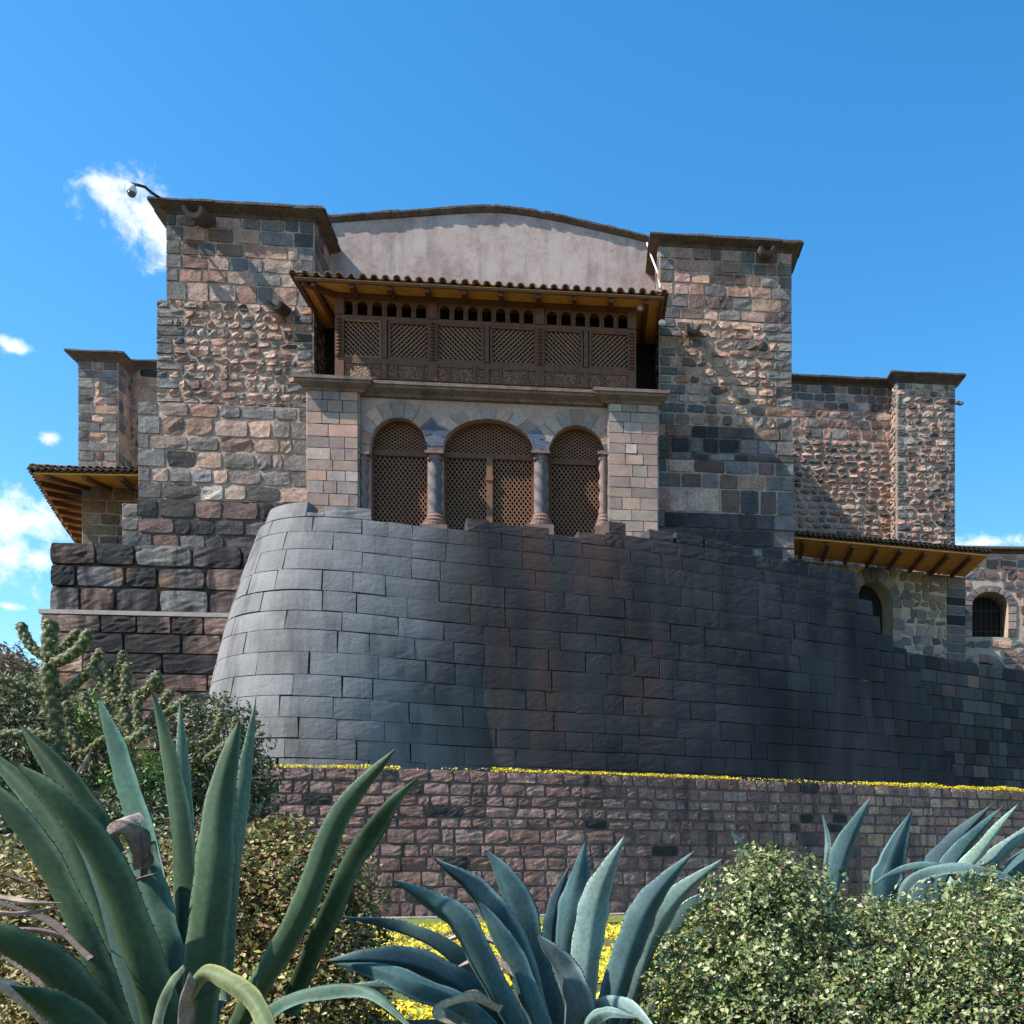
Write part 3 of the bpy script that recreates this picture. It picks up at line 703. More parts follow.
# --- balcony
vb = -1.38
B0, B1 = uat(335.5, vb), uat(636, vb)
zB0 = fit(480, 391, vb)[1]; zB0 = max(zB0, zdeck)
zBr = zat(366.5, 480, vb); zBa = zat(324.5, 480, vb); zBt = zat(306, 480, vb); zBtop = zat(299, 480, vb)
bal = MB()
bal.box(FC, B0, B1, vb-.02, vb+.12, zB0, zB0+.08); bal.box(FC, B0, B1, vb-.05, vb+.12, zBr-.04, zBr+.10)
bal.box(FC, B0, B1, vb-.05, vb+.12, zBa-.05, zBa+.07); bal.box(FC, B0, B1, vb-.06, vb+.14, zBt+.02, zBtop+.22)
balo = bal.build('balcony', M_wood, church)
posts = [335.5, 385, 433, 487, 540, 586, 634.5]
for i, px in enumerate(posts):
    u = uat(px, vb); w = .14 if i % 2 == 0 else .07
    pm = MB(); e = .0
    u = min(max(u, B0+w), B1-w)
    pm.box(FC, u-w, u+w, vb-.09, vb+.10, zB0+.08, zBr-.042); pm.box(FC, u-w, u+w, vb-.09, vb+.10, zBr+.102, zBa-.052)
    if i % 2 == 0:
        pm.box(FC, u-w, u+w, vb-.09, vb+.10, zBa+.072, zBt+.018)
        z = zBr+.12
        while z < zBa-.12:      # turned beads on the post
            pm.lathe(FC.pt(u, vb-.10, z), [(.03, 0), (.085, .035), (.085, .065), (.03, .10)], 8); z += .11
    pm.build('post', M_wood, balo)
for i in range(6):
    a, b = uat(posts[i], vb)+.12, uat(posts[i+1], vb)-.12
    lt_ = MB(); Fb = FC.plane(vb+.03)
    z0, z1 = zBr+.10, zBa-.05
    ins_ = lambda u, z: a+.05 < u < b-.05
    bars_in(lt_, Fb, a, b, z0+.05, z1-.04, .155, .05, .02, ins_, 1.0, both=False)
    Fq = lambda u, z, d, F_=Fb, m2=a+b: F_(m2-np.asarray(u), z, d)
    if i % 2 == 0: lt_ = MB(); bars_in(lt_, Fq, a, b, z0+.05, z1-.04, .155, .05, .02, ins_, 1.0, both=False); bars_in(lt_, Fb, a, b, z0+.05, z1-.04, .155, .022, .02, ins_, 1.0, d0=-.022, both=False)
    else: bars_in(lt_, Fq, a, b, z0+.05, z1-.04, .155, .022, .02, ins_, 1.0, d0=-.022, both=False)
    o = lt_.build('lattice', M_lattice, balo)
    fm = MB(); fm.box(FC, a-.02, a+.06, vb-.04, vb+.05, z0+.002, z1-.002); fm.box(FC, b-.06, b+.02, vb-.04, vb+.05, z0+.002, z1-.002)
    fm.box(FC, a+.062, b-.062, vb-.04, vb+.05, z0+.002, z0+.07); fm.box(FC, a+.062, b-.062, vb-.04, vb+.05, z1-.07, z1-.002); fm.build('lattice_frame', M_wood if i else M_woodl, balo)
# arched fretwork row
for i, n in ((0, 6), (2, 7), (4, 6)):
    a, b = uat(posts[i], vb)+.15, uat(posts[i+2], vb)-.15; st = (b-a)/n
    am = MB()
    for j in range(n):
        c = a+st*(j+.5); arch_plate(am, FC.plane(vb-.01), a+st*j, a+st*(j+1), zBa+.07, zBt+.03, c, st*.34, zBt-.20, .15, zBa+.10, 0, .08)
    for j in range(n+1): am.lathe(FC.pt(a+st*j, vb-.03, zBa+.09), [(.03, 0), (.03, .04), (.014, .06), (.02, .15), (.014, zBt-zBa-.34), (.028, zBt-zBa-.31), (.028, zBt-zBa-.28)], 8)
    am.build('arch_screen', M_wood, balo)
# carved parapet
npn = 11
for j in range(npn):
    a = B0+.25+(B1-B0-.5)*j/npn; b = B0+.25+(B1-B0-.5)*(j+1)/npn
    pm = MB(); pm.box(FC, a+.04, b-.04, vb-.03, vb+.04, zB0+.09, zBr-.05)
    o = pm.build('carved_panel', M_carve, balo)
    fm = MB(); fm.box(FC, a-.035, a+.038, vb-.07, vb+.02, zB0+.082, zBr-.043); fm.box(FC, a+.04, b-.036, vb-.055, vb-.031, zBr-.10, zBr-.045); fm.box(FC, a+.04, b-.036, vb-.055, vb-.031, zB0+.082, zB0+.13); fm.build('panel_frame', M_wood, balo)
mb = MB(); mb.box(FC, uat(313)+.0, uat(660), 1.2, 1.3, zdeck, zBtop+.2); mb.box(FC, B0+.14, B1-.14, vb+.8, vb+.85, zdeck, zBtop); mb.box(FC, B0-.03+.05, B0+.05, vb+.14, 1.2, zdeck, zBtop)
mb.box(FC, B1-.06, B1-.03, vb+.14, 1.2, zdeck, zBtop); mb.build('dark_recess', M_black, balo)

# --- balcony roof
ve = -2.2
E0, E1 = uat(294, ve), uat(664, ve); zE = zat(283, 330, ve)
roof = MB()
slope = .07
zr = lambda v: zE+.10+(v-ve)*slope
roof.hexa([FC.pt(E0, ve, zr(ve)), FC.pt(E1, ve, zr(ve)), FC.pt(E1, vg-.05, zr(vg)), FC.pt(E0, vg-.05, zr(vg)),
           FC.pt(E0, ve, zr(ve)+.04), FC.pt(E1, ve, zr(ve)+.04), FC.pt(E1, vg-.05, zr(vg)+.04), FC.pt(E0, vg-.05, zr(vg)+.04)])
# trim where the roof runs past the tower faces
rfo = roof.build('balcony_roof', M_soffit, church)
tl = MB(); n = 33; st = (E1-E0)/n
def barrel(mb, a, b, r, up=True, k=7, th=.025, ax=None):
    a = np.asarray(a); b = np.asarray(b); t_ = b-a; t_ /= np.linalg.norm(t_); x = np.cross(t_, [0, 0, 1]); x /= np.linalg.norm(x); y = np.cross(x, t_)
    if not up: y = -y
    V = []
    for e, rr in ((a, r*1.0), (b, r*.85)):
        for q in (rr, rr-th):
            for j in range(k+1):
                w = math.pi*j/k; V.append(e+x*math.cos(w)*q+y*math.sin(w)*q*.8)
    m = k+1; Fs = []
    for j in range(k):
        Fs += [(j, j+1, 2*m+j+1, 2*m+j), (m+j, m+j+1, 3*m+j+1, 3*m+j), (j, j+1, m+j+1, m+j), (2*m+j, 2*m+j+1, 3*m+j+1, 3*m+j)]
    mb.add(V, Fs)
random.seed(51)
for i in range(n+1):
    u = E0+st*i
    for k in range(5):
        v0 = ve-.14+k*.85+random.uniform(-.05, .05); v1 = v0+.92
        if v1 > vg: break
        barrel(tl, FC.pt(u+random.uniform(-.02, .02), v0, zr(v0)+.085+random.uniform(0, .03)), FC.pt(u, v1, zr(v1)+.06), .115)
    if i < n:
        for k in range(5):
            v0 = ve-.10+k*.85; v1 = v0+.92
            if v1 > vg: break
            barrel(tl, FC.pt(u+st/2, v0, zr(v0)+.14), FC.pt(u+st/2, v1, zr(v1)+.12), .115, up=False)
for e, u in ((-1, E0), (1, E1)):   # side verge tiles, laid along the ends
    v = ve+.02
    while v < -.1:
        barrel(tl, FC.pt(u+e*.14, v, zr(v)+.07), FC.pt(u-e*.3, v, zr(v)+.16), .11); v += .23
tl.build('roof_tile', M_tile, rfo, smooth=False)
for i in range(10):
    u = E0+.55+(E1-E0-1.1)*i/9
    rm = MB(); a = FC.pt(u, ve+.08, zr(ve)-.09); b = FC.pt(u, 1.1, zr(1.1)-.09); rm.bar(a, b, .14, .17); rm.build('rafter', M_wood, rfo)
rm = MB(); rm.bar(FC.pt(E0+.2, ve+.1, zr(ve)-.085), FC.pt(B0, vb, zr(vb)-.085), .12, .15); rm.bar(FC.pt(E0+.08, ve+.06, zr(ve)-.05), FC.pt(E0+.08, -.02, zr(0)-.05), .1, .09)
rm.bar(FC.pt(E1-.08, ve+.06, zr(ve)-.05), FC.pt(E1-.08, -.02, zr(0)-.05), .1, .09); rm.bar(FC.pt(E0, ve+.02, zr(ve)-.03), FC.pt(E1, ve+.02, zr(ve)-.03), .06, .08); rm.build('eave_beam', M_wood, rfo)

# --- plinth below the left tower, and small step
mb = MB(); random.seed(61)
v1p = -.30; a, b = uat(51, v1p), uat(330, v1p)
zP0 = zat(541.5, 51, v1p); zP1 = zat(612, 51, v1p)
def pvcol(A, B, col):
    out = []
    for a, z in zip(A, B):
        n2 = mnoise.noise(Vector((a*1.5, z*.30, 21)))+.5*mnoise.noise(Vector((a*4, z*.9, 7))); m = min(max((n2+.05)*2.6, 0), .92)
        c = np.asarray(col)*(1-m)+np.array((.016, .015, .017))*m
        o = min(max((mnoise.noise(Vector((a*1.1, z*.8, 33)))-.38)*5, 0), .6); out.append(c*(1-o)+np.array((.22, .11, .035))*o)
    return np.array(out)
pk = lambda a, z, k: pick((DARKS, 1.5), (GREY, 2.5), (BROWN, 1.6), ([(.24, .21, .16)], .8 if z < zP1+1 else .1))
mb.box(FC, a+.03, b, v1p+.04, 5, zP1, zP0-.02, (.08, .07, .065))
masonry(mb, FC.plane(v1p), a, b, zP1, zP0, (.66, .84), (.8, 1.9), pk, gap=.03, depth=.09, bevel=.06, bulge=.05, rough=.010, n=8, jit=.05, rnd=.09, vcol=pvcol)
v2p = -.62; a2 = uat(41.5, v2p); zz = TZ-.5
mb.box(FC, a2+.03, b, v2p+.04, 5, zz, zP1-.03, (.09, .07, .065))
pk2 = lambda a, z, k: pick((BROWN, 4), (DARKS, .8), (PINK, 1))
masonry(mb, FC.plane(v2p), a2, b, zz, zP1-.14, (.55, .75), (.9, 2.0), pk2, gap=.02, depth=.07, bevel=.04, bulge=.03, rough=.008, n=8, jit=.03, rnd=.05, vcol=pvcol)
pl = mb.build('plinth', M_dark, church)
mb = MB(); mb.box(FC, a2-.06, b, v2p-.08, v1p+.03, zP1-.135, zP1-.0); mb.build('ledge', material('pale_ledge', mott=.3, mscale=4, col=(.36, .31, .27)), pl)
mb = MB(); ub = uat(121, -.12); tower_block(mb, ub, uLC+.02, -.04, 3.2, zP0-.02, zat(504, 130), dict(BG, col=lambda a, z, k: pick((GREY, 5), (PINK, 1))), ''); mb.build('buttress_foot', M_ashlar, church)

# --- recessed wall and buttress to the right
vw = 10.
FW = FC.plane(vw); mb = MB(); random.seed(71)
wa, wb = uat(760, vw), uat(905, vw); zw = zat(386, 840, vw); zlow = zat(585, 840, vw); zmid = zat(440, 840, vw)
mb.box(FC, wa, wb, vw-.03, vw+1, TZ, zw, MORT)
wc = lambda a, z, k: pick((PINK, 3.5), (BROWN, 1.4), (TAN, 1.2), (GREY, .5))
masonry(mb, FW, wa, wb, zmid, zw, (.35, .46), (.35, .8), lambda a, z, k: pick((PINK, 2), (BROWN, 3), (GREY, .8)), gap=.03, depth=.06, bevel=.04, bulge=.02, rough=.01, n=4, jit=.05, rnd=.15)
masonry(mb, FW, wa, wb, zlow, zmid, (.24, .34), (.28, .66), wc, gap=.05, depth=.08, bevel=.08, bulge=.09, rough=.02, n=4, jit=.05, rnd=.35)
bw = mb.build('recessed_wall', M_rubble, church)
coping('coping', FC, wa, wb-.4, vw, vw+.9, zw, ov=.4, rise=.14, th=.08, parent=bw)
mb = MB(); vbt = 9.2; ba, bbb = uat(897, vbt), uat(955, vbt); zbt = zat(384, 925, vbt)
tower_block(mb, ba, bbb, vbt, vw+1.2, zat(585, 900, vbt), zbt, dict(ch=(.24, .36), cw=(.28, .62), col=qcol(wc), gap=.035, depth=.07, bevel=.07, bulge=.06, rough=.02, n=4, jit=.05, rnd=.25, qw=(.3, .5)), 'L')
bt = mb.build('buttress', M_rubble, church)
coping('coping', FC, ba, bbb, vbt, vw+1.2, zbt, ov=.34, rise=.26, th=.08, parent=bt)
spout(957, 403, vbt, bt, .14, out=.5)
# --- back tower at the left
vlt = 9.2; la, lb = uat(78.5, vlt), uat(117.5, vlt); zlt = zat(362, 100, vlt); zll = zat(560, 100, vlt)
mb = MB(); random.seed(73)
tower_block(mb, la, lb, vlt, vw+2, zll, zlt, dict(ch=(.32, .46), cw=(.4, .9), col=qcol(lambda a, z: pick((PINK, 3), (BROWN, 1), (GREY, 1.2))), gap=.03, depth=.06, bevel=.04, bulge=.03, rough=.012, n=4, jit=.04, rnd=.12, qw=(.5, .8)), 'R')
o = mb.build('buttress', M_rubble, church)
coping('coping', FC, la, lb, vlt, vw+2, zlt, ov=.36, rise=.2, th=.08, parent=o)
mb = MB(); ra, rb = uat(117, vw+.3), uat(190, vw+.3); zrt = zat(369, 140, vw+.3)
mb.box(FC, ra, rb, vw+.27, vw+1.4, zll, zrt, MORT)
masonry(mb, FC.plane(vw+.3), ra, rb, zll, zrt, (.3, .45), (.35, .9), lambda a, z, k: pick((PINK, 3.5), (BROWN, 2), (DARKS, .4), ([(.3, .24, .12)], .4)), gap=.03, depth=.05, bevel=.03, bulge=.02, rough=.01, n=4, jit=.04, rnd=.1)
o = mb.build('recessed_wall', M_rubble, church)
coping('coping', FC, ra+.3, rb, vw+.3, vw+1.2, zrt, ov=.34, rise=.14, th=.08, parent=o)

# ------------------------------------------------------------------ generic tiled eave from world corners
def eave(parent, c0, c1, w1, w0, n_t, n_r, soff=M_soffit, endr=False):
    """c0-c1 front eave corners, w1/w0 the wall line below it; builds soffit, rafters and tiles"""
    c0, c1, w1, w0 = map(np.asarray, (c0, c1, w1, w0)); up = np.array([0, 0, .05])
    mb = MB(); mb.hexa([c0, c1, w1, w0, c0+up, c1+up, w1+up, w0+up]); so = mb.build('soffit', soff, parent)
    mb = MB(); ux = (c1-c0)/np.linalg.norm(c1-c0); Lg = np.linalg.norm(c1-c0)
    for i in range(n_t):
        s = i/(n_t-1); a = c0+(c1-c0)*s; b = w0+(w1-w0)*s; d = (b-a); 
        a2_ = a-d/np.linalg.norm(d)*.12+np.array([0, 0, .10+random.uniform(0, .03)]); b2 = b+np.array([0, 0, .5])
        barrel(mb, a2_, b2, .13*Lg/n_t/.24); barrel(mb, a2_+[0, 0, .10]+d/np.linalg.norm(d)*.10, b2+[0, 0, .1], .13*Lg/n_t/.24)
        if i < n_t-1:
            s2 = (i+.5)/(n_t-1); a = c0+(c1-c0)*s2; b = w0+(w1-w0)*s2; barrel(mb, a+np.array([0, 0, .15]), b+np.array([0, 0, .5]), .13*Lg/n_t/.24, up=False)
    mb.build('roof_tile', M_tile, parent)
    for i in range(n_r):
        s = (i+.3)/n_r; rm = MB(); a = c0+(c1-c0)*s; b = w0+(w1-w0)*s; rm.bar(a+(b-a)*.03-[0, 0, .07], b-[0, 0, .07], .13, .14); rm.build('rafter', M_wood, parent)
# --- right wing
rw = thing('stone_wing', P(900, 650, 41), 'low right wing with projecting tiled eave, arched opening and pale mortared rubble wall', 'building')
cR0, cR1 = P(770, 536, 36.6), P(988, 556, 39.2)
wR1, wR0 = P(965, 577, 42.0), P(770, 552, 39.2)
zc = min(cR0[2], cR1[2]); 
eave(rw, cR0, cR1, wR1, wR0, 44, 9)
FRW = Frame((wR0[0], wR0[1]), math.atan2(wR1[1]-wR0[1], wR1[0]-wR0[0])); FRp = FRW.plane(0)
Lr = np.linalg.norm((wR1-wR0)[:2]); zt0, zt1 = wR0[2], wR1[2]; zrw = TZ+1
ac, az_ = FRW.fit(874, 600, 0); ahw = abs(FRW.fit(892, 600, 0)[0]-ac); azs = FRW.fit(874, 606, 0)[1]; arise = FRW.fit(874, 581, 0)[1]-azs
mb = MB(); random.seed(81)
arch_plate(mb, FRp, 0, Lr, zrw, min(zt0, zt1)-.02, ac, ahw, azs, arise, azs-3, 0, .8, (.42, .35, .26))
mb.box(FRW, 0, Lr, .82, 8, zrw, min(zt0, zt1)-.02, (.1, .08, .07))
wingc = lambda a, z, k: pick(([(.20, .15, .105), (.16, .12, .09), (.24, .18, .13), (.18, .15, .13)], 4), (PINK, .8), (GREY, .4)) if z > zt0-2.6 else pick((PINK, 2), (TAN, 2), (GREY, 1.2))
inar = lambda a, z, w, h: ((abs(a-ac) < ahw+.45+w*.3) and z < azs) or (z >= azs and math.hypot((a-ac), (z-azs)*ahw/arise) < ahw+.5+w*.3)
masonry(mb, FRp, 0, Lr-.9, zrw, min(zt0, zt1)-.04, (.30, .46), (.28, .62), wingc, gap=.035, depth=.035, bevel=.03, bulge=.01, rough=.006, n=5, jit=.2, rnd=.12, skip=inar)
masonry(mb, FRp, Lr-.88, Lr, zrw, min(zt0, zt1)-.04, (.36, .46), (.9, 1.0), lambda a, z, k: pick((GREY, 5), (DARKS, 1)), gap=.03, depth=.05, bevel=.03, bulge=.01, rough=.006, n=4)
masonry(mb, FRW.side(Lr, 1), 0.02, 6, zrw, min(zt0, zt1)-.04, (.36, .5), (.4, .9), wingc, gap=.035, depth=.035, bevel=.03, bulge=.01, rough=.008, n=4, jit=.14, rnd=.12)
for i in range(8): stone(mb, FRp, ac+ahw, ac+ahw+.42+.15*(i % 2), azs-.45*(i+1)+.02, azs-.45*i, pick((GREY, 4), (PINK, 1)), depth=.05, bevel=.03, bulge=.01, rough=.005, n=4)
rww = mb.build('wall', material('mortared_rubble', mott=.35, mscale=3, fine=20, bump=.6, bscale=10, bdist=.03), rw)
mb = MB(); arch_ring(mb, FRp, ac, azs, ahw, ahw+.45, arise/ahw, 9, lambda i: pick((GREY, 4), (TAN, 1)), d=.006, depth=.05); mb.build('arch_ring', M_voussoir, rww)
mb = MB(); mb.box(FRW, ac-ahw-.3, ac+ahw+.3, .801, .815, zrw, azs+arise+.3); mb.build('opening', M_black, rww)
# --- far right wall with the barred window
fw = thing('courtyard_building', P(1000, 660, 44), 'far right stone building with small barred arched window beside the tiled eave', 'building')
FF = Frame(P(940, 600, 43.5)[:2], math.radians(3)); Fp = FF.plane(0)
fa, fb = 0., FF.fit(1240, 600, 0)[0]; zft = FF.fit(1000, 553, 0)[1]
wc_, _ = FF.fit(990, 600, 0); whw = FF.fit(1008, 600, 0)[0]-wc_; wzs = FF.fit(990, 606, 0)[1]; wr = FF.fit(990, 592, 0)[1]-wzs; wzb = FF.fit(990, 637, 0)[1]
mb = MB(); random.seed(91)
lowc = FF.fit(985, 668, 0)[1]
wzt = FF.fit(1000, 648, 0)[1]
arch_plate(mb, Fp, fa, fb, wzt, zft, wc_, whw, wzs, wr, wzb, 0, .9, (.4, .32, .26))
c2_, _ = FF.fit(983, 670, 0); arch_plate(mb, Fp, fa, fb, TZ, wzt, c2_, .8, lowc-.6, .85, TZ, 0, .8, (.4, .32, .26))
wsk = lambda a, z, w, h: ((abs(a-wc_) < whw+.36+w*.4) and wzb-.12 < z < wzs) or (z >= wzs and math.hypot(a-wc_, (z-wzs)*whw/wr) < whw+.36+w*.4) or math.hypot(a-c2_, z-lowc+.6) < 1.25+w*.4 or (abs(a-c2_) < 1.2 and z < lowc-.6)
masonry(mb, Fp, fa, fb, TZ, zft, (.3, .46), (.3, .75), lambda a, z, k: pick((PINK, 3), (BROWN, 2), (GREY, 1)), gap=.035, depth=.045, bevel=.03, bulge=.02, rough=.01, n=4, jit=.14, rnd=.14, skip=wsk)
mb.box(FF, fa, fb, 2.2, 8, TZ, zft-.05, (.1, .08, .07))
fww = mb.build('wall', bpy.data.materials['mortared_rubble'], fw)
mb = MB(); arch_ring(mb, Fp, wc_, wzs, whw, whw+.36, wr/whw, 11, lambda i: pick((GREY, 5)), d=.006, depth=.06)
for sgn in (-1, 1):
    for i in range(4):
        a0_, a1_ = (wc_-whw-.36, wc_-whw) if sgn < 0 else (wc_+whw, wc_+whw+.36); hgt = (wzs-wzb)/4
        stone(mb, Fp, a0_, a1_, wzs-hgt*(i+1)+.01, wzs-hgt*i-.01, pick((GREY, 4), (TAN, 1)), depth=.06, bevel=.02, bulge=.01, rough=.004, n=4)
arch_ring(mb, Fp, c2_, lowc-.6, .8, 1.15, 1.05, 9, lambda i: pick((GREY, 3), (PINK, 1)), d=.006, depth=.05)
mb.build('arch_ring', M_voussoir, fww)
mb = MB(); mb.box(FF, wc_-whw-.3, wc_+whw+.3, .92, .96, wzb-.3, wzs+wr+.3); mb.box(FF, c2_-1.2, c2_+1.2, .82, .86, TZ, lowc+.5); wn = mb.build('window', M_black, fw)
mb = MB()
for i in range(7): u = wc_-whw+.1+(whw*2-.2)*i/6; mb.tube([FF.pt(u, .5, wzb), FF.pt(u, .5, wzs+wr*.8)], .022, 6)
for z in (wzb+.35, wzs-.1): mb.bar(FF.pt(wc_-whw, .5, z), FF.pt(wc_+whw, .5, z), .04, .03)
mb.build('window_bars', M_iron, wn)
coping('coping', FF, fa, fb, 0, 2, zft, ov=.25, rise=.08, th=.07, parent=fw)

# --- left wing
lw = thing('tiled_wing', P(100, 540, 36), 'low left wing under a deep tiled eave with ochre boards', 'building')
cL0, cL1 = P(33.5, 474, 31.8), P(146, 476, 33.2)
cLf = P(80, 549, 40.2)
wL = P(83, 487, 34.4); wLr = P(150, 489, 34.9)
eave(lw, cL0, cL1, wLr, wL, 17, 3)
# left-hand return of the eave
eave(lw, cLf, cL0, wL, P(112, 552, 40.6), 34, 9)
FL = Frame(wL[:2], math.radians(5.5)); mb = MB(); random.seed(95)
Lw = 3.2; mb.box(FL, -.02, Lw, -.025, 6, TZ, wL[2], MORT)
masonry(mb, FL.plane(0), 0, Lw, TZ+5, wL[2], (.34, .5), (.4, .9), lambda a, z, k: pick((BROWN, 2), ([(.2, .15, .1)], 2), (PINK, 2), (GREY, .7)), gap=.03, depth=.05, bevel=.03, bulge=.015, rough=.01, n=4, jit=.05, rnd=.12, qw=(.5, .9), qr=False)
mb.build('wall', M_rubble, lw)

# ------------------------------------------------------------------ small fittings
cm = thing('security_camera', P(158, 196, 32.6), 'white dome security camera on a bent pole at the left tower top corner', 'camera')
mb = MB(); mb.tube([P(160, 198, 32.6), P(152, 193, 32.3), P(145, 187, 32.1), P(138, 185, 32.0), P(132, 184, 32.0)], .045, 8); mb.build('bracket', M_iron, cm)
mb = MB(); c = P(131.5, 192, 32.0); mb.lathe(c, [(.02, .22), (.12, .20), (.15, .10), (.16, 0), (.14, -.03)][::-1], 14); mb.build('housing', M_white, cm, True)
mb = MB(); mb.lathe(c+[0, 0, -.17], [(.02, 0), (.08, .03), (.12, .08), (.135, .14)], 14); mb.build('dome', M_glassd, cm, True)
for i, (px, py, lab) in enumerate([(648, 302, 'upper white floodlight under the right end of the balcony roof'), (641, 308, 'middle white floodlight under the right end of the balcony roof'), (662, 323, 'lowest white floodlight under the right end of the balcony roof')]):
    c = P(px, py, 32.9); f = thing('floodlight', c, lab, 'lamp', 'floodlights under the balcony roof')
    mb = MB(); mb.lathe(c, [(.05, .10), (.10, .06), (.13, 0), (.11, -.05), (.03, -.07)][::-1], 12); mb.build('lamp_head', M_white, f, True)
    mb = MB(); mb.tube([c+[0, 0, .08], c+[.1, .12, .35]], .02, 6); mb.build('bracket', M_iron, f)

# hill far left
mb = grid_sheet(np.linspace(-420, 200, 60), np.linspace(120, 420, 40), lambda X, Y: 62*np.exp(-((X+210)/95)**2-((Y-260)/90)**2)-1)
mb.build('hill', material('hillside', mott=.5, mscale=.05, fine=.3, bump=0, col=(.17, .11, .075)), smooth=True)['kind'] = 'structure'

# ------------------------------------------------------------------ plants
M_leafa = material('agave_leaf_green', rough=.55, mott=.38, mscale=2.6, fine=40, bump=.3, bscale=30, bdist=.004, spec=.18, second=((.17, .14, .08), 11, .655, .6))
M_dead = material('dry_leaf', mott=.5, mscale=10, fine=60, bump=.8, bscale=40, bdist=.01)
M_thorn = material('agave_spine', mott=.2, col=(.10, .05, .03), bump=0)
M_fol = material('shrub_leaf', rough=.5, mott=.2, mscale=3, fine=20, bump=0, spec=.4, transl=.12)
M_twig = material('twig', mott=.4, mscale=20, fine=60, bump=.3, col=(.13, .09, .06))
def bez(pts, n):
    pts = np.asarray(pts, float); m = len(pts); tt = np.linspace(0, m-1, n); out = []
    e = np.r_[[2*pts[0]-pts[1]], pts, [2*pts[-1]-pts[-2]]]
    for t_ in tt:
        i = min(int(t_), m-2); f = t_-i; p0, p1, p2, p3 = e[i], e[i+1], e[i+2], e[i+3]
        out.append(.5*((2*p1)+(-p0+p2)*f+(2*p0-5*p1+4*p2-p3)*f*f+(-p0+3*p1-3*p2+p3)*f**3))
    return np.array(out)
def agave_leaf(parent, pts, wpx, twist, col, edge=None, fold=.30, cut=None, prof=None, teeth=True, mat=None, name='leaf'):
    """pts = base..tip as (px,py,Y) read off the plan of the plant; wpx = greatest width in thousandths of its distance"""
    P3 = np.array([P(*p) for p in pts]); n = 34; C = bez(P3, n); T = np.gradient(C, axis=0); T /= np.linalg.norm(T, axis=1)[:, None]
    Ym = P3[:, 1].mean(); W = wpx*(.82 if Ym < 4.95 else .88)/FPX*Ym
    s = np.linspace(0, 1, n); k = 9
    if prof is None: w = W*np.interp(s, [0, .12, .35, .55, .72, .86, .95, 1], [.92, .86, .95, 1.0, .76, .42, .16, .02])
    else: w = W*np.interp(s, *prof)
    th = W*.16*np.interp(s, [0, .3, 1], [1.5, .8, .12])
    V = []; Cc = []; tcol = np.array((.16, .10, .05)); base = np.array(col)
    rim = np.array(edge if edge else (base*1.9+.035))
    seed = random.random()*50
    for i in range(n):
        q = Vector(np.cross(T[i], [0, 1, 0])); q.normalize(); ang = math.radians(twist if not callable(twist) else twist(s[i]))
        lat = np.array(q); nr = np.cross(lat, T[i]); nr /= np.linalg.norm(nr)
        lat, nr = lat*math.cos(ang)+nr*math.sin(ang), -lat*math.sin(ang)+nr*math.cos(ang)
        fo = fold*(1+.25*math.sin(i*.5+seed))
        wob = 1+.03*math.sin(i*1.3+seed)
        top = []; bot = []
        for j in range(k):
            x = -1+2*j/(k-1); y = fo*1.35*(abs(x)**(1.1 if Ym > 4.95 else 1.35))*w[i]/2
            top.append(C[i]+lat*x*w[i]/2*wob+nr*y); bot.append(C[i]+lat*x*w[i]/2*wob*.97+nr*(y-th[i]*(1-abs(x)**2.5)-.001))
        V += top+bot[::-1]
        cc = base*(1+.12*math.sin(i*.35+seed))
        row = []
        for j in range(2*k):
            jj = j if j < k else 2*k-1-j; x = abs(-1+2*jj/(k-1))
            c_ = cc.copy()
            if x > .97: c_ = rim
            elif x > .7: c_ = cc*1.12
            if s[i] > .98: c_ = tcol
            row.append(c_)
        Cc += row
    m = 2*k; Fs = [(i*m+j, i*m+(j+1) % m, (i+1)*m+(j+1) % m, (i+1)*m+j) for i in range(n-1) for j in range(m)]+[tuple(range(m)), tuple((n-1)*m+j for j in range(m-1, -1, -1))]
    mb = MB(); mb.add(V, Fs, np.array(Cc))
    if teeth:
        V = np.array(V).reshape(n, m, 3); tv = []; tf = []; tc_ = []
        nt = int(26)
        for e in (0, k-1):
            for q in range(nt):
                f = .05+.86*q/nt; x = f*(n-1); i = int(x); g = x-i
                p = V[i, e]*(1-g)+V[i+1, e]*g; t_ = T[i]; inn = V[i, k//2]-V[i, e]; inn /= np.linalg.norm(inn)+1e-9
                L_ = .0042*W/.2+.0020; b_ = len(tv); tv += [p+t_*L_*.8, p-t_*L_*.8, p-inn*L_*1.3-t_*L_*.5, p+inn*L_*.3+np.array([0, -.004, .002])]
                tf += [(b_, b_+1, b_+2), (b_+1, b_+3, b_+2), (b_, b_+2, b_+3)]; tc_ += [(.12, .07, .035)]*4
        mb.add(tv, tf, np.array(tc_))
    return mb.build(name, mat or M_leafa, parent, smooth=True)
G1 = (.036, .066, .034); G1d = (.026, .050, .022); G1l = (.09, .14, .09)
def A(p, leaves, **kw):
    for L_ in leaves:
        pts, w, tw, col = L_[:4]; ex = L_[4] if len(L_) > 4 else {}
        agave_leaf(p, pts, w, tw, col, **dict(kw, **ex))
random.seed(101)
ag1 = thing('agave', (P(170, 1000, 4.3)[0], 4.3, .40), 'huge dark green agave with a cut brown stub, nearest plant at lower left', 'agave', 'agaves in the garden bed')
B1_ = lambda px=170, py=1075, Y=4.25: (px, py, Y)
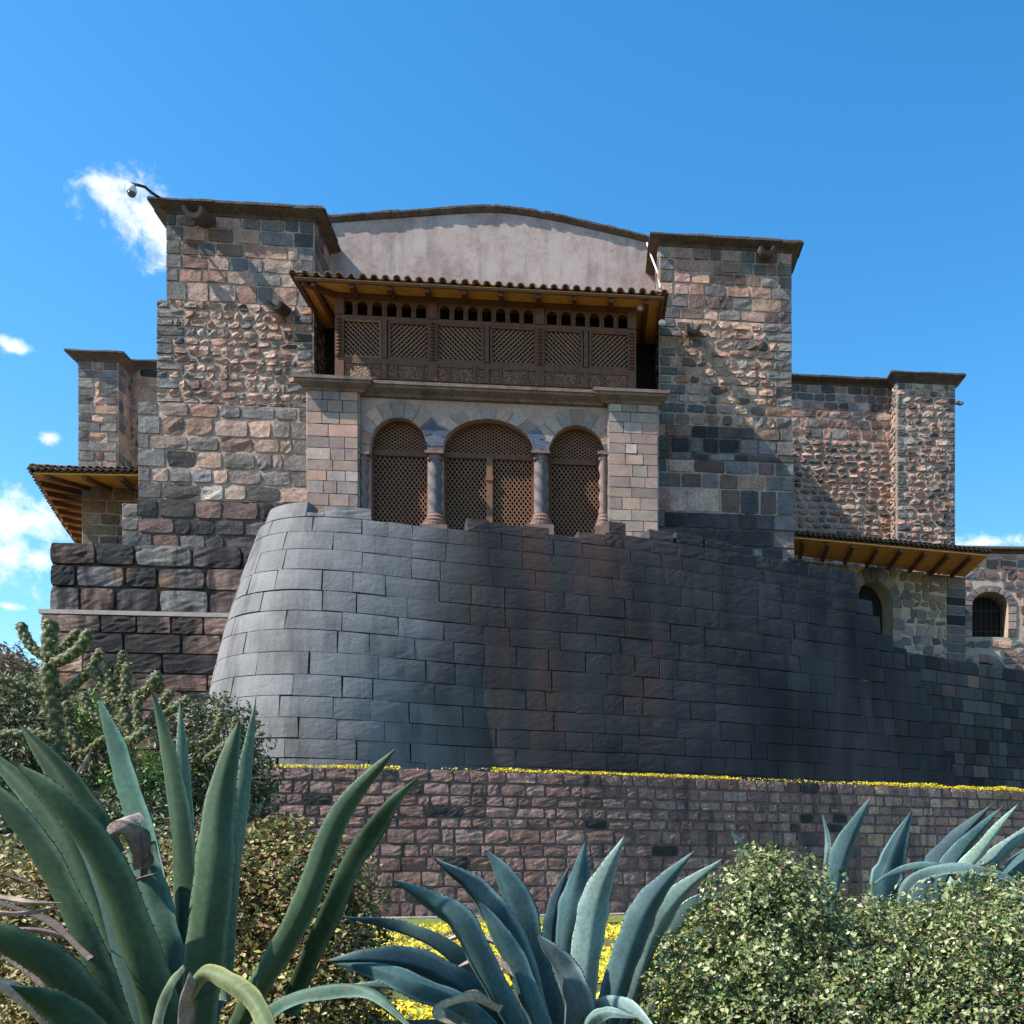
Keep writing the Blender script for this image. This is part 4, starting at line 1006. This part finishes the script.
A(ag1, [
 ([(178, 1120, 4.3), (150, 1010, 4.15), (112, 890, 4.0), (62, 810, 3.9), (13, 762, 3.85)], 72, 18, G1, dict(prof=([0, .2, .45, .7, .88, 1], [.95, 1, .86, .62, .34, .02]))),
 ([(150, 1110, 4.4), (95, 975, 4.3), (52, 880, 4.25), (-5, 800, 4.2), (-55, 755, 4.2)], 50, 25, G1),
 ([(160, 1130, 4.1), (92, 1020, 3.9), (35, 960, 3.8), (-40, 920, 3.7)], 62, 10, G1d, dict(prof=([0, .3, .6, .85, 1], [.8, 1, .9, .6, .1]))),
 ([(160, 1060, 4.8), (112, 880, 4.9), (70, 790, 4.95), (18, 722, 5.0)], 46, -25, G1d),
 ([(150, 1060, 4.7), (85, 880, 4.8), (45, 810, 4.85), (-30, 735, 4.9)], 42, -20, G1),
 ([(180, 1060, 4.7), (152, 900, 4.9), (126, 800, 5.0), (110, 745, 5.0), (98, 696, 5.0)], 46, 28, (.055, .115, .085), dict(prof=([0, .3, .55, .75, .92, 1], [.8, .95, 1, .78, .34, .02]))),
 ([(180, 1100, 4.4), (182, 960, 4.4), (181, 870, 4.45), (170, 770, 4.5), (151, 688, 4.5)], 36, 12, G1, dict(prof=([0, .3, .55, .75, .92, 1], [1, 1, .95, .72, .34, .02]))),
 ([(200, 1000, 5.2), (189, 860, 5.3), (184, 770, 5.35), (180, 700, 5.4)], 20, -50, G1l),
 ([(190, 1110, 4.2), (201, 975, 4.15), (212, 880, 4.15), (220, 795, 4.2), (240, 718, 4.25)], 47, -14, G1, dict(prof=([0, .3, .55, .75, .92, 1], [.75, 1, .96, .74, .36, .02]))),
 ([(225, 1000, 4.7), (236, 860, 4.75), (247, 770, 4.8), (256, 697, 4.85)], 22, -55, G1l),
 ([(222, 1000, 5.2), (235, 870, 5.2), (243, 790, 5.2), (247, 740, 5.2)], 16, 40, (.12, .18, .14)),
 ([(225, 1060, 4.4), (256, 992, 4.3), (300, 915, 4.2), (340, 815, 4.2), (396, 748, 4.2)], 31, -20, G1, dict(prof=([0, .3, .55, .75, .92, 1], [.9, .9, 1, .85, .42, .02]))),
 ([(285, 1010, 4.9), (322, 915, 4.7), (352, 850, 4.65), (385, 805, 4.6), (419, 777, 4.6)], 34, 30, G1d, dict(fold=.6)),
 ([(186, 1000, 4.0), (203, 973, 3.9), (228, 982, 3.75), (254, 1003, 3.6), (276, 1050, 3.5)], 30, 15, (.12, .15, .07), dict(edge=(.26, .25, .09), prof=([0, .3, .6, 1], [.55, .75, .85, .6]), fold=.3)),
 ([(225, 1075, 4.2), (265, 1012, 4.1), (322, 988, 4.0), (372, 992, 3.9), (425, 1040, 3.8)], 26, 55, (.07, .12, .09), dict(fold=.5)),
 ([(160, 1120, 3.9), (110, 1060, 3.7), (60, 1010, 3.6), (10, 985, 3.5)], 46, -20, G1d),
 ([(150, 1080, 4.6), (118, 960, 4.65), (95, 880, 4.7), (70, 830, 4.75)], 34, 30, (.04, .08, .07)),
 ([(200, 1060, 4.9), (215, 960, 5.1), (205, 880, 5.2), (198, 840, 5.2)], 30, 30, (.03, .06, .045)),
])
# cut stub and its dried end
agave_leaf(ag1, [(176, 1080, 4.3), (162, 960, 4.28), (147, 895, 4.3), (135, 845, 4.32)], 50, 8, (.05, .105, .07), prof=([0, .4, 1], [.9, 1, .82]), teeth=False)
def dry(parent, pts, w, tw=20, col=(.30, .23, .16), prof=([0, .3, .7, 1], [.6, 1, .7, .1])):
    agave_leaf(parent, pts, w, tw, col, prof=prof, teeth=False, mat=M_dead, fold=.9, name='dry_leaf', edge=tuple(np.array(col)*.7))
dry(ag1, [(138, 868, 4.25), (132, 846, 4.2), (120, 832, 4.15), (100, 840, 4.1)], 30, 30, (.20, .15, .12))
dry(ag1, [(100, 845, 4.2), (112, 826, 4.2), (126, 818, 4.25), (140, 813, 4.3)], 20, 60, (.36, .29, .24), ([0, .4, 1], [.5, 1, .8]))
dry(ag1, [(142, 880, 4.3), (143, 850, 4.2), (138, 822, 4.2)], 12, -20, (.13, .09, .07))
dry(ag1, [(98, 850, 4.1), (112, 856, 4.1), (130, 850, 4.15)], 12, 20, (.4, .32, .26))
dry(ag1, [(84, 838, 4.7), (76, 820, 4.7), (68, 792, 4.7)], 12, 10, (.42, .30, .20))
dry(ag1, [(125, 885, 4.1), (140, 878, 4.1), (158, 873, 4.1)], 5, 10, (.16, .13, .12))
dry(ag1, [(-10, 896, 3.9), (30, 903, 3.9), (62, 903, 4.0)], 9, 0, (.33, .25, .20)); dry(ag1, [(-10, 912, 3.9), (25, 912, 3.9), (60, 906, 4.0)], 7, 30, (.26, .2, .17))
dry(ag1, [(90, 960, 4.2), (50, 925, 4.3), (0, 905, 4.3), (-30, 900, 4.3)], 10, 30, (.10, .08, .07)); dry(ag1, [(95, 945, 4.3), (40, 930, 4.3), (-20, 930, 4.3)], 9, -20, (.14, .11, .10))
dry(ag1, [(70, 1050, 3.7), (30, 1010, 3.6), (-20, 975, 3.5)], 34, 40, (.42, .33, .27)); dry(ag1, [(90, 1040, 3.9), (40, 985, 3.9), (0, 955, 3.9)], 26, 60, (.2, .16, .13))
dry(ag1, [(-10, 872, 4.6), (20, 880, 4.6), (50, 894, 4.5)], 5, 0, (.08, .05, .04)); dry(ag1, [(72, 782, 5.4), (85, 760, 5.4), (92, 748, 5.4)], 4, 0, (.35, .3, .27))
dry(ag1, [(182, 1060, 3.7), (180, 1010, 3.65), (186, 985, 3.6), (190, 972, 3.6)], 20, 20, (.24, .18, .15)); agave_leaf(ag1, [(150, 1060, 3.7), (160, 1005, 3.65), (172, 980, 3.62), (184, 966, 3.62)], 20, 30, (.14, .17, .11), prof=([0, .5, 1], [1, .9, .4]))

G2 = (.042, .088, .092); G2d = (.022, .054, .066); G2l = (.12, .185, .17)
ag2 = thing('agave', (P(560, 1040, 6.0)[0], 6.0, .38), 'blue-green agave standing in front of the retaining wall at bottom centre', 'agave', 'agaves in the garden bed')
def A2(pts, w, tw, col, **k):
    k.setdefault('fold', .48)
    agave_leaf(ag2, pts, w, tw, col, **k)
A2([(562, 1090, 6.0), (540, 1000, 5.9), (518, 925, 5.8), (503, 880, 5.8), (485, 850, 5.8)], 42, 25, G2)
A2([(552, 1090, 5.8), (525, 990, 5.6), (498, 925, 5.5), (470, 888, 5.45), (433, 858, 5.4)], 38, 20, G2d, edge=(.2, .3, .3))
A2([(545, 1090, 5.6), (498, 1000, 5.3), (462, 930, 5.2), (430, 902, 5.2), (390, 879, 5.1)], 34, 15, G2)
A2([(540, 1060, 5.9), (492, 1000, 5.8), (440, 950, 5.7), (395, 930, 5.7), (338, 916, 5.6)], 30, 50, G2, fold=.5)
A2([(540, 1080, 5.6), (480, 1005, 5.4), (430, 972, 5.3), (375, 960, 5.2), (325, 961, 5.2)], 36, 20, G2d)
A2([(540, 1080, 5.3), (470, 1010, 5.1), (420, 985, 5.0), (375, 968, 5.0), (332, 964, 5.0)], 30, -35, (.045, .095, .10))
A2([(500, 1080, 5.2), (440, 1010, 5.2), (400, 990, 5.2), (345, 985, 5.2)], 24, 40, G2l)
A2([(570, 1090, 6.2), (562, 990, 6.3), (568, 920, 6.3), (576, 880, 6.3), (586, 840, 6.3)], 42, 22, G2, fold=.4)
A2([(560, 1060, 6.5), (552, 960, 6.6), (556, 910, 6.6), (570, 864, 6.6)], 22, -30, G2d)
A2([(575, 1095, 5.8), (585, 990, 5.7), (594, 920, 5.7), (605, 880, 5.7), (625, 835, 5.7)], 38, -22, G2l, fold=.45)
A2([(590, 1090, 6.1), (618, 990, 6.0), (638, 930, 6.0), (660, 890, 6.0), (694, 851, 6.0)], 36, -18, G2, fold=.5)
A2([(600, 1090, 6.3), (632, 1000, 6.2), (655, 935, 6.2), (682, 895, 6.2), (722, 859, 6.2)], 34, -30, G2l, fold=.5)
A2([(568, 1100, 5.2), (574, 1010, 5.0), (560, 968, 5.0), (536, 934, 5.0)], 40, 20, (.05, .075, .075), prof=([0, .3, .6, .85, 1], [.9, 1, .85, .45, .04]), edge=(.2, .26, .25))
A2([(560, 1090, 5.5), (528, 1000, 5.4), (500, 940, 5.4), (478, 900, 5.4)], 30, 15, G2)
A2([(600, 1080, 6.6), (610, 1000, 6.7), (622, 950, 6.7), (635, 905, 6.7)], 30, 15, G2d)
A2([(610, 1090, 5.4), (600, 1022, 5.2), (622, 1008, 5.0), (665, 1040, 4.8)], 28, -40, (.16, .24, .23))
A2([(590, 1090, 5.2), (586, 1030, 5.0), (605, 1012, 4.9), (640, 1018, 4.8)], 18, 30, G2l)
A2([(640, 1060, 6.9), (668, 955, 7.0), (690, 915, 7.0), (712, 903, 7.0), (745, 930, 7.0)], 26, -50, G2l)
A2([(700, 960, 7.1), (714, 910, 7.1), (716, 890, 7.1)], 18, 10, G2d)
dry(ag2, [(520, 955, 5.9), (470, 935, 5.9), (425, 950, 5.9)], 7, 0, (.4, .34, .28)); dry(ag2, [(530, 990, 5.4), (490, 960, 5.4), (455, 968, 5.4)], 10, 30, (.3, .24, .2))
dry(ag2, [(500, 1010, 5.1), (470, 1000, 5.0), (440, 1012, 4.9), (465, 1030, 4.9)], 14, 60, (.34, .3, .22))

ag3 = thing('agave', (P(825, 980, 9.6)[0], 9.6, .0), 'grey-green agave with few twisted leaves rising behind the hedge peak', 'agave', 'agaves in the garden bed')
for a_ in [([(800, 1000, 9.6), (752, 910, 9.6), (745, 870, 9.6), (741, 850, 9.6), (730, 829, 9.6)], 17, 20, G2, {}), ([(822, 990, 9.8), (824, 880, 9.9), (827, 845, 9.9), (822, 812, 9.9)], 10, 40, G2l, {}),
           ([(820, 1000, 9.4), (834, 900, 9.4), (843, 862, 9.4), (856, 828, 9.4), (871, 797, 9.4)], 28, -25, G2, dict(fold=.5)), ([(810, 1000, 9.7), (790, 940, 9.7), (778, 915, 9.7)], 18, 10, G2d, {}),
           ([(820, 1000, 9.5), (850, 950, 9.4), (870, 930, 9.4)], 18, 10, G2d, {})]:
    agave_leaf(ag3, a_[0], a_[1], a_[2], a_[3], **dict(dict(fold=.5), **a_[4]))
ag4 = thing('agave', (P(935, 960, 9.8)[0], 9.8, .0), 'blue agave fanning to the right behind the hedge with one leaf arched over', 'agave', 'agaves in the garden bed')
for a_ in [([(910, 1000, 9.8), (884, 900, 9.8), (890, 860, 9.8), (912, 810, 9.8)], 38, 25, G2d, dict(edge=(.2, .3, .28))), ([(915, 1000, 9.8), (925, 900, 9.8), (950, 852, 9.8), (991, 805, 9.8)], 34, -10, G2d, {}),
           ([(920, 1000, 9.7), (938, 900, 9.7), (965, 850, 9.7), (1001, 808, 9.7)], 26, -25, G2, {}), ([(930, 1000, 9.6), (952, 900, 9.6), (985, 848, 9.6), (1018, 804, 9.6)], 22, -30, (.19, .28, .22), {}),
           ([(940, 1000, 9.7), (962, 905, 9.7), (1000, 858, 9.7), (1050, 812, 9.7)], 28, -20, G2l, {}), ([(950, 1000, 9.9), (985, 905, 9.9), (1030, 855, 9.9), (1060, 830, 9.9)], 28, 20, G2, {}),
           ([(990, 960, 9.2), (960, 885, 9.1), (930, 868, 9.0), (895, 874, 9.0), (870, 886, 9.0)], 13, 45, G2l, {}), ([(900, 940, 9.0), (905, 884, 8.9), (945, 866, 8.9), (1000, 872, 8.9), (1040, 900, 8.9)], 18, 45, G2l, {})]:
    agave_leaf(ag4, a_[0], a_[1], a_[2], a_[3], **dict(dict(fold=.5), **a_[4]))

# ---- leafy shrubs
def leaves(mb, C, Nn, size, cols, aspect=.55, weights=None):
    """C (n,3) centres, Nn (n,3) leaf normals; each leaf = folded rhomb of 4 verts / 2 tris"""
    n = len(C); r = rng.normal(size=(n, 3)); T = np.cross(Nn, r); T /= np.linalg.norm(T, axis=1)[:, None]+1e-9; B = np.cross(Nn, T)
    s = (size*(.5+1.15*rng.random(n)**1.6))[:, None]
    V = np.stack([C-T*s, C+B*s*aspect+Nn*s*.15, C+T*s, C-B*s*aspect+Nn*s*.15], 1).reshape(-1, 3)
    idx = np.arange(n)*4; Fq = np.concatenate([np.stack([idx, idx+1, idx+2], 1), np.stack([idx, idx+2, idx+3], 1)])
    cols = np.asarray(cols); w = None if weights is None else np.array(weights)/sum(weights)
    cc = cols[rng.choice(len(cols), n, p=w)]*(1+rng.uniform(-.25, .25, (n, 1)))
    mb.add(V, Fq, np.repeat(cc, 4, 0))
def blob_pts(c, r, n, lump=.25, lo=.45, seed=0, scale=2.2):
    d = rng.normal(size=(n, 3)); d /= np.linalg.norm(d, axis=1)[:, None]
    rad = lo+(1-lo)*rng.random(n)**.6
    f = np.array([1+lump*(mnoise.noise(Vector(x*scale)+Vector((seed, seed*.7, 0)))+.6*mnoise.noise(Vector(x*scale*2.7)+Vector((seed+9, 0, 3)))) for x in d])
    return np.asarray(c)+d*np.asarray(r)*(rad*f)[:, None], d
def shrub(name, label, cat, blobs, size, cols, weights=None, aspect=.55, group=None, lump=.3, sprigs=0, foot=None, up=.5, lo=.45):
    c0 = np.mean([b[0] for b in blobs], axis=0); gx, gy = (foot if foot is not None else (c0[0], c0[1])); g0 = float(gz(gx, gy))
    o = thing(name, (gx, gy, g0), label, cat, group); mb = MB()
    for i, (c, r, n) in enumerate(blobs):
        p, d = blob_pts(c, r, n, lump, lo, seed=i*3.1+len(label)); nn = d*.6+rng.normal(size=d.shape)*.6+np.array([0, 0, up]); nn /= np.linalg.norm(nn, axis=1)[:, None]
        k = p[:, 2] > g0-.05; leaves(mb, p[k], nn[k], size, cols, aspect, weights)
        for j in range(sprigs):      # upright shoots breaking the outline
            q = int(rng.integers(0, len(d)))
            dd = d[q]; 
            if dd[2] < -.1: continue
            b = np.asarray(c)+dd*np.asarray(r)*.95; L_ = rng.uniform(.06, .2)*max(r); m = 14; tt = rng.random(m)[:, None]
            dr_ = dd*.5+np.array([0, 0, .8])+rng.normal(size=3)*.25; pp = b+dr_*L_*tt+rng.normal(size=(m, 3))*size*.9
            n2 = rng.normal(size=(m, 3)); n2 /= np.linalg.norm(n2, axis=1)[:, None]; leaves(mb, pp, n2, size, cols, aspect, weights)
    mb.build('foliage', M_fol, o)
    tm = MB()
    for i, (c, r, n) in enumerate(blobs):
        c = np.asarray(c)
        for j in range(9):
            d = rng.normal(size=3); d[2] = abs(d[2]); d /= np.linalg.norm(d); e = c+d*np.asarray(r)*.85; b = np.array([gx+(c[0]-gx)*.6, gy+(c[1]-gy)*.6, g0])+rng.normal(size=3)*.04; b[2] = max(g0-.05, min(b[2], e[2]-.05))
            m_ = (b+e)/2+rng.normal(size=3)*.08; tm.tube(bez([b, m_, e], 7), np.linspace(.016, .004, 7), 5)
    tm.build('stem', M_twig, o)
    return o
random.seed(111)
# clipped variegated hedge at the lower right
HC = [(.14, .19, .05), (.21, .26, .09), (.34, .36, .17), (.05, .08, .025), (.5, .50, .30), (.17, .11, .06)]
def hb(px, py, Y, rx, ry, rz, n):
    return (P(px, py, Y), (rx, ry, rz), n)
HB = [hb(770, 950, 6.4, .50, .6, .62, 13971), hb(700, 1010, 6.3, .42, .6, .50, 10804), hb(860, 985, 6.5, .55, .8, .52, 13040), hb(940, 975, 6.6, .60, .8, .56, 13971), hb(1010, 960, 6.7, .60, .8, .58, 13413),
      hb(768, 893, 6.8, .24, .35, .28, 4284), hb(1080, 960, 6.8, .6, .8, .6, 5588), hb(800, 1040, 6.0, .8, .6, .5, 10245), hb(960, 1040, 6.0, .9, .6, .5, 10804), hb(715, 945, 6.9, .24, .4, .24, 3352)]
shrub('hedge', 'dense cream and green leafed hedge filling the lower right corner', 'hedge', HB, .0172, HC, [3.2, 2.6, 1.7, 3.4, .9, 1.1], .62, sprigs=70, foot=(P(870, 1000, 6.4)[0], 6.4), lump=.34, lo=.5)
# yellow and bronze shrub behind the big agave
YC = [(.30, .28, .08), (.17, .18, .045), (.10, .12, .03), (.27, .15, .065), (.14, .07, .035), (.42, .38, .16)]
YB = [hb(250, 960, 6.4, .55, .6, .80, 15300), hb(310, 900, 6.5, .42, .5, .42, 8280), hb(230, 880, 6.6, .42, .5, .36, 7560), hb(340, 960, 6.3, .30, .5, .50, 6300), hb(165, 920, 6.6, .45, .5, .6, 9000), hb(280, 850, 6.7, .26, .3, .20, 3240), hb(300, 1010, 6.0, .6, .5, .4, 6300)]
shrub('bush', 'yellow and bronze leaved bush behind the huge agave', 'bush', YB, .0185, YC, [1.4, 1.4, 1.6, 1.5, 1.4, .5], .6, sprigs=26, lump=.34, lo=.35)
YB2 = [hb(30, 940, 6.3, .5, .5, .6, 9350), hb(95, 900, 6.7, .42, .5, .45, 7650), hb(-30, 900, 6.5, .5, .5, .5, 5950), hb(60, 1010, 6.0, .6, .5, .5, 6800)]
shrub('bush', 'sunlit golden leaved bush seen between the left leaves of the huge agave', 'bush', YB2, .018, [(.34, .28, .10), (.26, .17, .07), (.17, .17, .05), (.44, .37, .17)], None, .6, sprigs=20, lump=.34, lo=.35)
# grey-green shrubs on the bank
GC = [(.05, .07, .025), (.09, .11, .045), (.14, .16, .075), (.035, .05, .02), (.22, .23, .13)]
def bank(label, blobs, **k): return shrub('shrub', label, 'shrub', blobs, k.pop('size', .034), k.pop('cols', GC), None, k.pop('aspect', .4), lump=.35, sprigs=24, group='dark shrubs on the bank', **k)
bank('grey-green shrub below the tall cactus at the left edge', [hb(15, 742, 12.2, .9, .9, .80, 7500), hb(30, 715, 12.4, .5, .6, .42, 2600), hb(0, 775, 11.8, 1.1, .8, .8, 6500), hb(95, 785, 12, .8, .7, .5, 4600)])
bank('small bright green shrub between the two cacti', [hb(92, 722, 12.0, .32, .3, .36, 1600), hb(150, 790, 11.8, .5, .5, .5, 3000)], cols=[(.16, .25, .05), (.22, .32, .08), (.1, .17, .04)])
bank('rounded dark shrub against the foot of the curved wall', [hb(212, 748, 12.6, .62, .6, .66, 6500), hb(235, 790, 12.4, .55, .6, .6, 5000), hb(190, 810, 12.2, .7, .6, .6, 5000), hb(240, 850, 11.5, .5, .5, .6, 3600)])
bank('dark shrub under the agave tips in the middle of the bank', [hb(120, 840, 11, .8, .6, .55, 5500), hb(40, 845, 10.8, .9, .6, .6, 5500), hb(-20, 860, 10.5, .8, .6, .7, 4000), hb(180, 860, 10.6, .6, .5, .5, 3000)])
bank('low shrub on the skyline at the far left edge', [hb(0, 668, 17, .6, .7, .4, 2600), hb(-25, 680, 17, .9, .7, .7, 3000)], cols=[(.16, .10, .06), (.12, .12, .05), (.2, .13, .08)])

# ---- tree cacti
M_cact = material('cactus_skin', rough=.6, mott=.25, mscale=6, fine=30, bump=.3, bscale=30, bdist=.01)
M_spine = material('cactus_spine', rough=.6, mott=.1, col=(.58, .48, .27), bump=0)
def cactus(label, arms, Y0, foot):
    g0 = float(gz(*foot)); o = thing('cactus', (foot[0], foot[1], g0), label, 'cactus', 'tree cacti on the bank')
    for pts, r in arms:
        C = bez([P(*p) for p in pts], 120); L_ = np.linalg.norm(np.diff(C, axis=0), axis=1).sum(); T = np.gradient(C, axis=0); T /= np.linalg.norm(T, axis=1)[:, None]
        k = 24; V = []; Cc = []; sp = MB(); s = np.linspace(0, 1, 120); R = r*.86/FPX*pts[0][2]
        s_ = np.linspace(0, L_, 120); env = R*np.interp(s, [0, .1, .9, .97, 1], [.8, 1, 1, .75, .15])
        for i in range(120):
            x = np.cross(T[i], [0.2, 1, .1]); x /= np.linalg.norm(x); y = np.cross(T[i], x)
            for j in range(k):
                a = 2*math.pi*j/k; bb_ = (.5+.5*math.cos(4*a+s_[i]/R*3.4))*(.5+.5*math.cos(4*a-s_[i]/R*3.4))
                bb_ = bb_**.8; rr_ = env[i]*(.88+.24*bb_); p = C[i]+rr_*(math.cos(a)*x+math.sin(a)*y); V.append(p)
                Cc.append(np.array((.028, .045, .016))*(1-bb_)+np.array((.20, .19, .075))*bb_)  # shaded creases and highlit tubercle tops painted into the skin colour
        mb = MB(); mb.add(V, [(i*k+j, i*k+(j+1) % k, (i+1)*k+(j+1) % k, (i+1)*k+j) for i in range(119) for j in range(k)]+[tuple(range(k)), tuple(119*k+j for j in range(k))], np.array(Cc))
        arm = mb.build('branch', M_cact, o, True)
        V = np.array(V).reshape(120, k, 3); ns_ = int(L_*260)+20; ii = rng.integers(3, 119, ns_); jj = rng.integers(0, k, ns_)
        b = V[ii, jj]; c = C[ii]; d = b-c; d /= np.linalg.norm(d, axis=1)[:, None]; d = d+rng.normal(size=d.shape)*.35; ln = R*rng.uniform(.3, .65, ns_)[:, None]; w = rng.normal(size=d.shape)*.0035
        Vv = np.stack([b-w, b+w, b+d*ln], 1).reshape(-1, 3); q = np.arange(ns_)*3; sp.add(Vv, np.stack([q, q+1, q+2], 1)); sp.build('spine', M_spine, arm)['kind'] = 'stuff'
    return o
cactus('tall branching spiny cactus at the left edge with candelabra arms', [
 ([(62, 800, 11.2), (55, 720, 11.1), (48, 660, 11.0)], 9), ([(50, 662, 11), (50, 640, 11), (51, 619, 11)], 8.5), ([(52, 664, 10.95), (68, 657, 10.9), (82, 645, 10.9), (91, 629, 10.9)], 6.5),
 ([(48, 658, 11), (35, 650, 11), (26, 638, 11), (20, 622, 11)], 6.0), ([(54, 655, 11.2), (66, 645, 11.3), (80, 630, 11.3)], 5.5), ([(56, 700, 11.1), (30, 690, 11.0), (5, 680, 10.9), (-15, 668, 10.9)], 6),
 ([(58, 700, 11.1), (78, 682, 11.1), (92, 668, 11.1), (102, 648, 11.1)], 5.5), ([(60, 740, 11.1), (30, 735, 11.0), (-5, 735, 10.9)], 6)], 11, (P(62, 800, 11.2)[0], 11.2))
cactus('low spreading spiny cactus with many short arms before the plinth', [
 ([(130, 800, 11.0), (128, 750, 11.0), (125, 705, 11)], 8), ([(125, 706, 11), (112, 695, 11), (100, 680, 11), (94, 668, 11)], 6), ([(112, 694, 11), (110, 678, 11), (108, 660, 11)], 6),
 ([(126, 700, 11), (126, 682, 11), (128, 662, 11)], 6), ([(116, 680, 11), (120, 664, 11), (124, 650, 11)], 4.5), ([(128, 700, 11), (143, 695, 11), (152, 684, 10.9), (160, 672, 10.9)], 6), ([(150, 684, 11), (160, 680, 11), (158, 694, 11)], 5),
 ([(135, 740, 10.9), (155, 715, 10.9), (165, 700, 10.9), (173, 690, 10.9)], 5.5), ([(150, 720, 10.9), (175, 708, 10.9), (190, 697, 10.9)], 5), ([(130, 740, 10.9), (110, 725, 10.9), (92, 712, 10.9), (82, 692, 10.9)], 5.5),
 ([(140, 735, 10.8), (138, 718, 10.8), (138, 690, 10.8)], 5), ([(120, 745, 10.8), (136, 738, 10.7), (150, 728, 10.7)], 6), ([(120, 722, 11), (110, 716, 11), (104, 700, 11)], 4.5), ([(160, 760, 10.9), (190, 745, 11), (218, 725, 11), (222, 708, 11)], 5), ([(195, 745, 11), (212, 738, 11), (220, 722, 11)], 4.5),
 ([(205, 760, 11), (230, 740, 11), (236, 716, 11)], 4)], 11, (P(130, 800, 11)[0], 11.0))
cactus('thick leaning spiny cactus stem between the low cactus and dark shrubs', [([(95, 790, 11.6), (85, 760, 11.6), (70, 728, 11.6), (66, 700, 11.6)], 7), ([(75, 735, 11.6), (60, 720, 11.6), (40, 712, 11.6)], 5), ([(84, 756, 11.6), (100, 742, 11.5), (112, 736, 11.5)], 5)], 11.6, (P(95, 800, 11.6)[0], 11.6))

# ---- yellow ground cover
def carpet(name, label, C, size, cols, kind='stuff', mat=None):
    mb = MB(); nn = rng.normal(size=C.shape)*.5+np.array([0, -.3, 1.]); nn /= np.linalg.norm(nn, axis=1)[:, None]; leaves(mb, C, nn, size, cols, .7)
    o = mb.build(name, mat or M_fol); tag(o, label, 'flowers' if 'flower' in name else 'moss', None, kind); return o
YF = [(.80, .60, .02), (.85, .68, .04), (.65, .52, .03), (.32, .34, .04)]
n = 42000; Y = rng.uniform(8.8, 21.5, n); px = rng.uniform(330, 700, n); X = (px-CX)/FPX*Y
keep = np.array([mnoise.noise(Vector((x*.9, y*.5, 1))) > -.08 for x, y in zip(X, Y)]); X, Y = X[keep], Y[keep]
Z = gz(X, Y)+rng.random(len(X))**2*.12
carpet('yellow_flowers', 'carpet of yellow flowering ground cover between the agaves and the kerb', np.c_[X, Y, Z], .032, YF)
segs = [(255, 400, 1.0), (497, 742, .9), (860, 1060, 1.3), (400, 497, .08), (742, 860, .15)]
Cs = []
for a, b, dn in segs:
    s0, s1 = TPath.s_of_px(a), TPath.s_of_px(b); n = int((s1-s0)*520*dn); ss = rng.uniform(s0, s1, n)
    lump = np.array([max(0, .55+.9*mnoise.noise(Vector((s*.9, 0, 2)))+.4*mnoise.noise(Vector((s*3.5, 3, 2)))) for s in ss]); k = rng.random(n) < lump+.25
    ss, lump = ss[k], lump[k]; d = rng.uniform(-.22, .12, len(ss)); z = TZ+.005+rng.random(len(ss))*(.03+.065*lump)*(1.5 if a > 800 else 1)
    z = np.where(d > .07, z-.03, z); Cs.append(FT(ss, z, d))
carpet('yellow_moss', 'bright yellow moss growing along the top edge of the retaining wall', np.concatenate(Cs), .022, [(.78, .58, .01), (.82, .64, .02), (.55, .42, .02), (.25, .28, .03)])
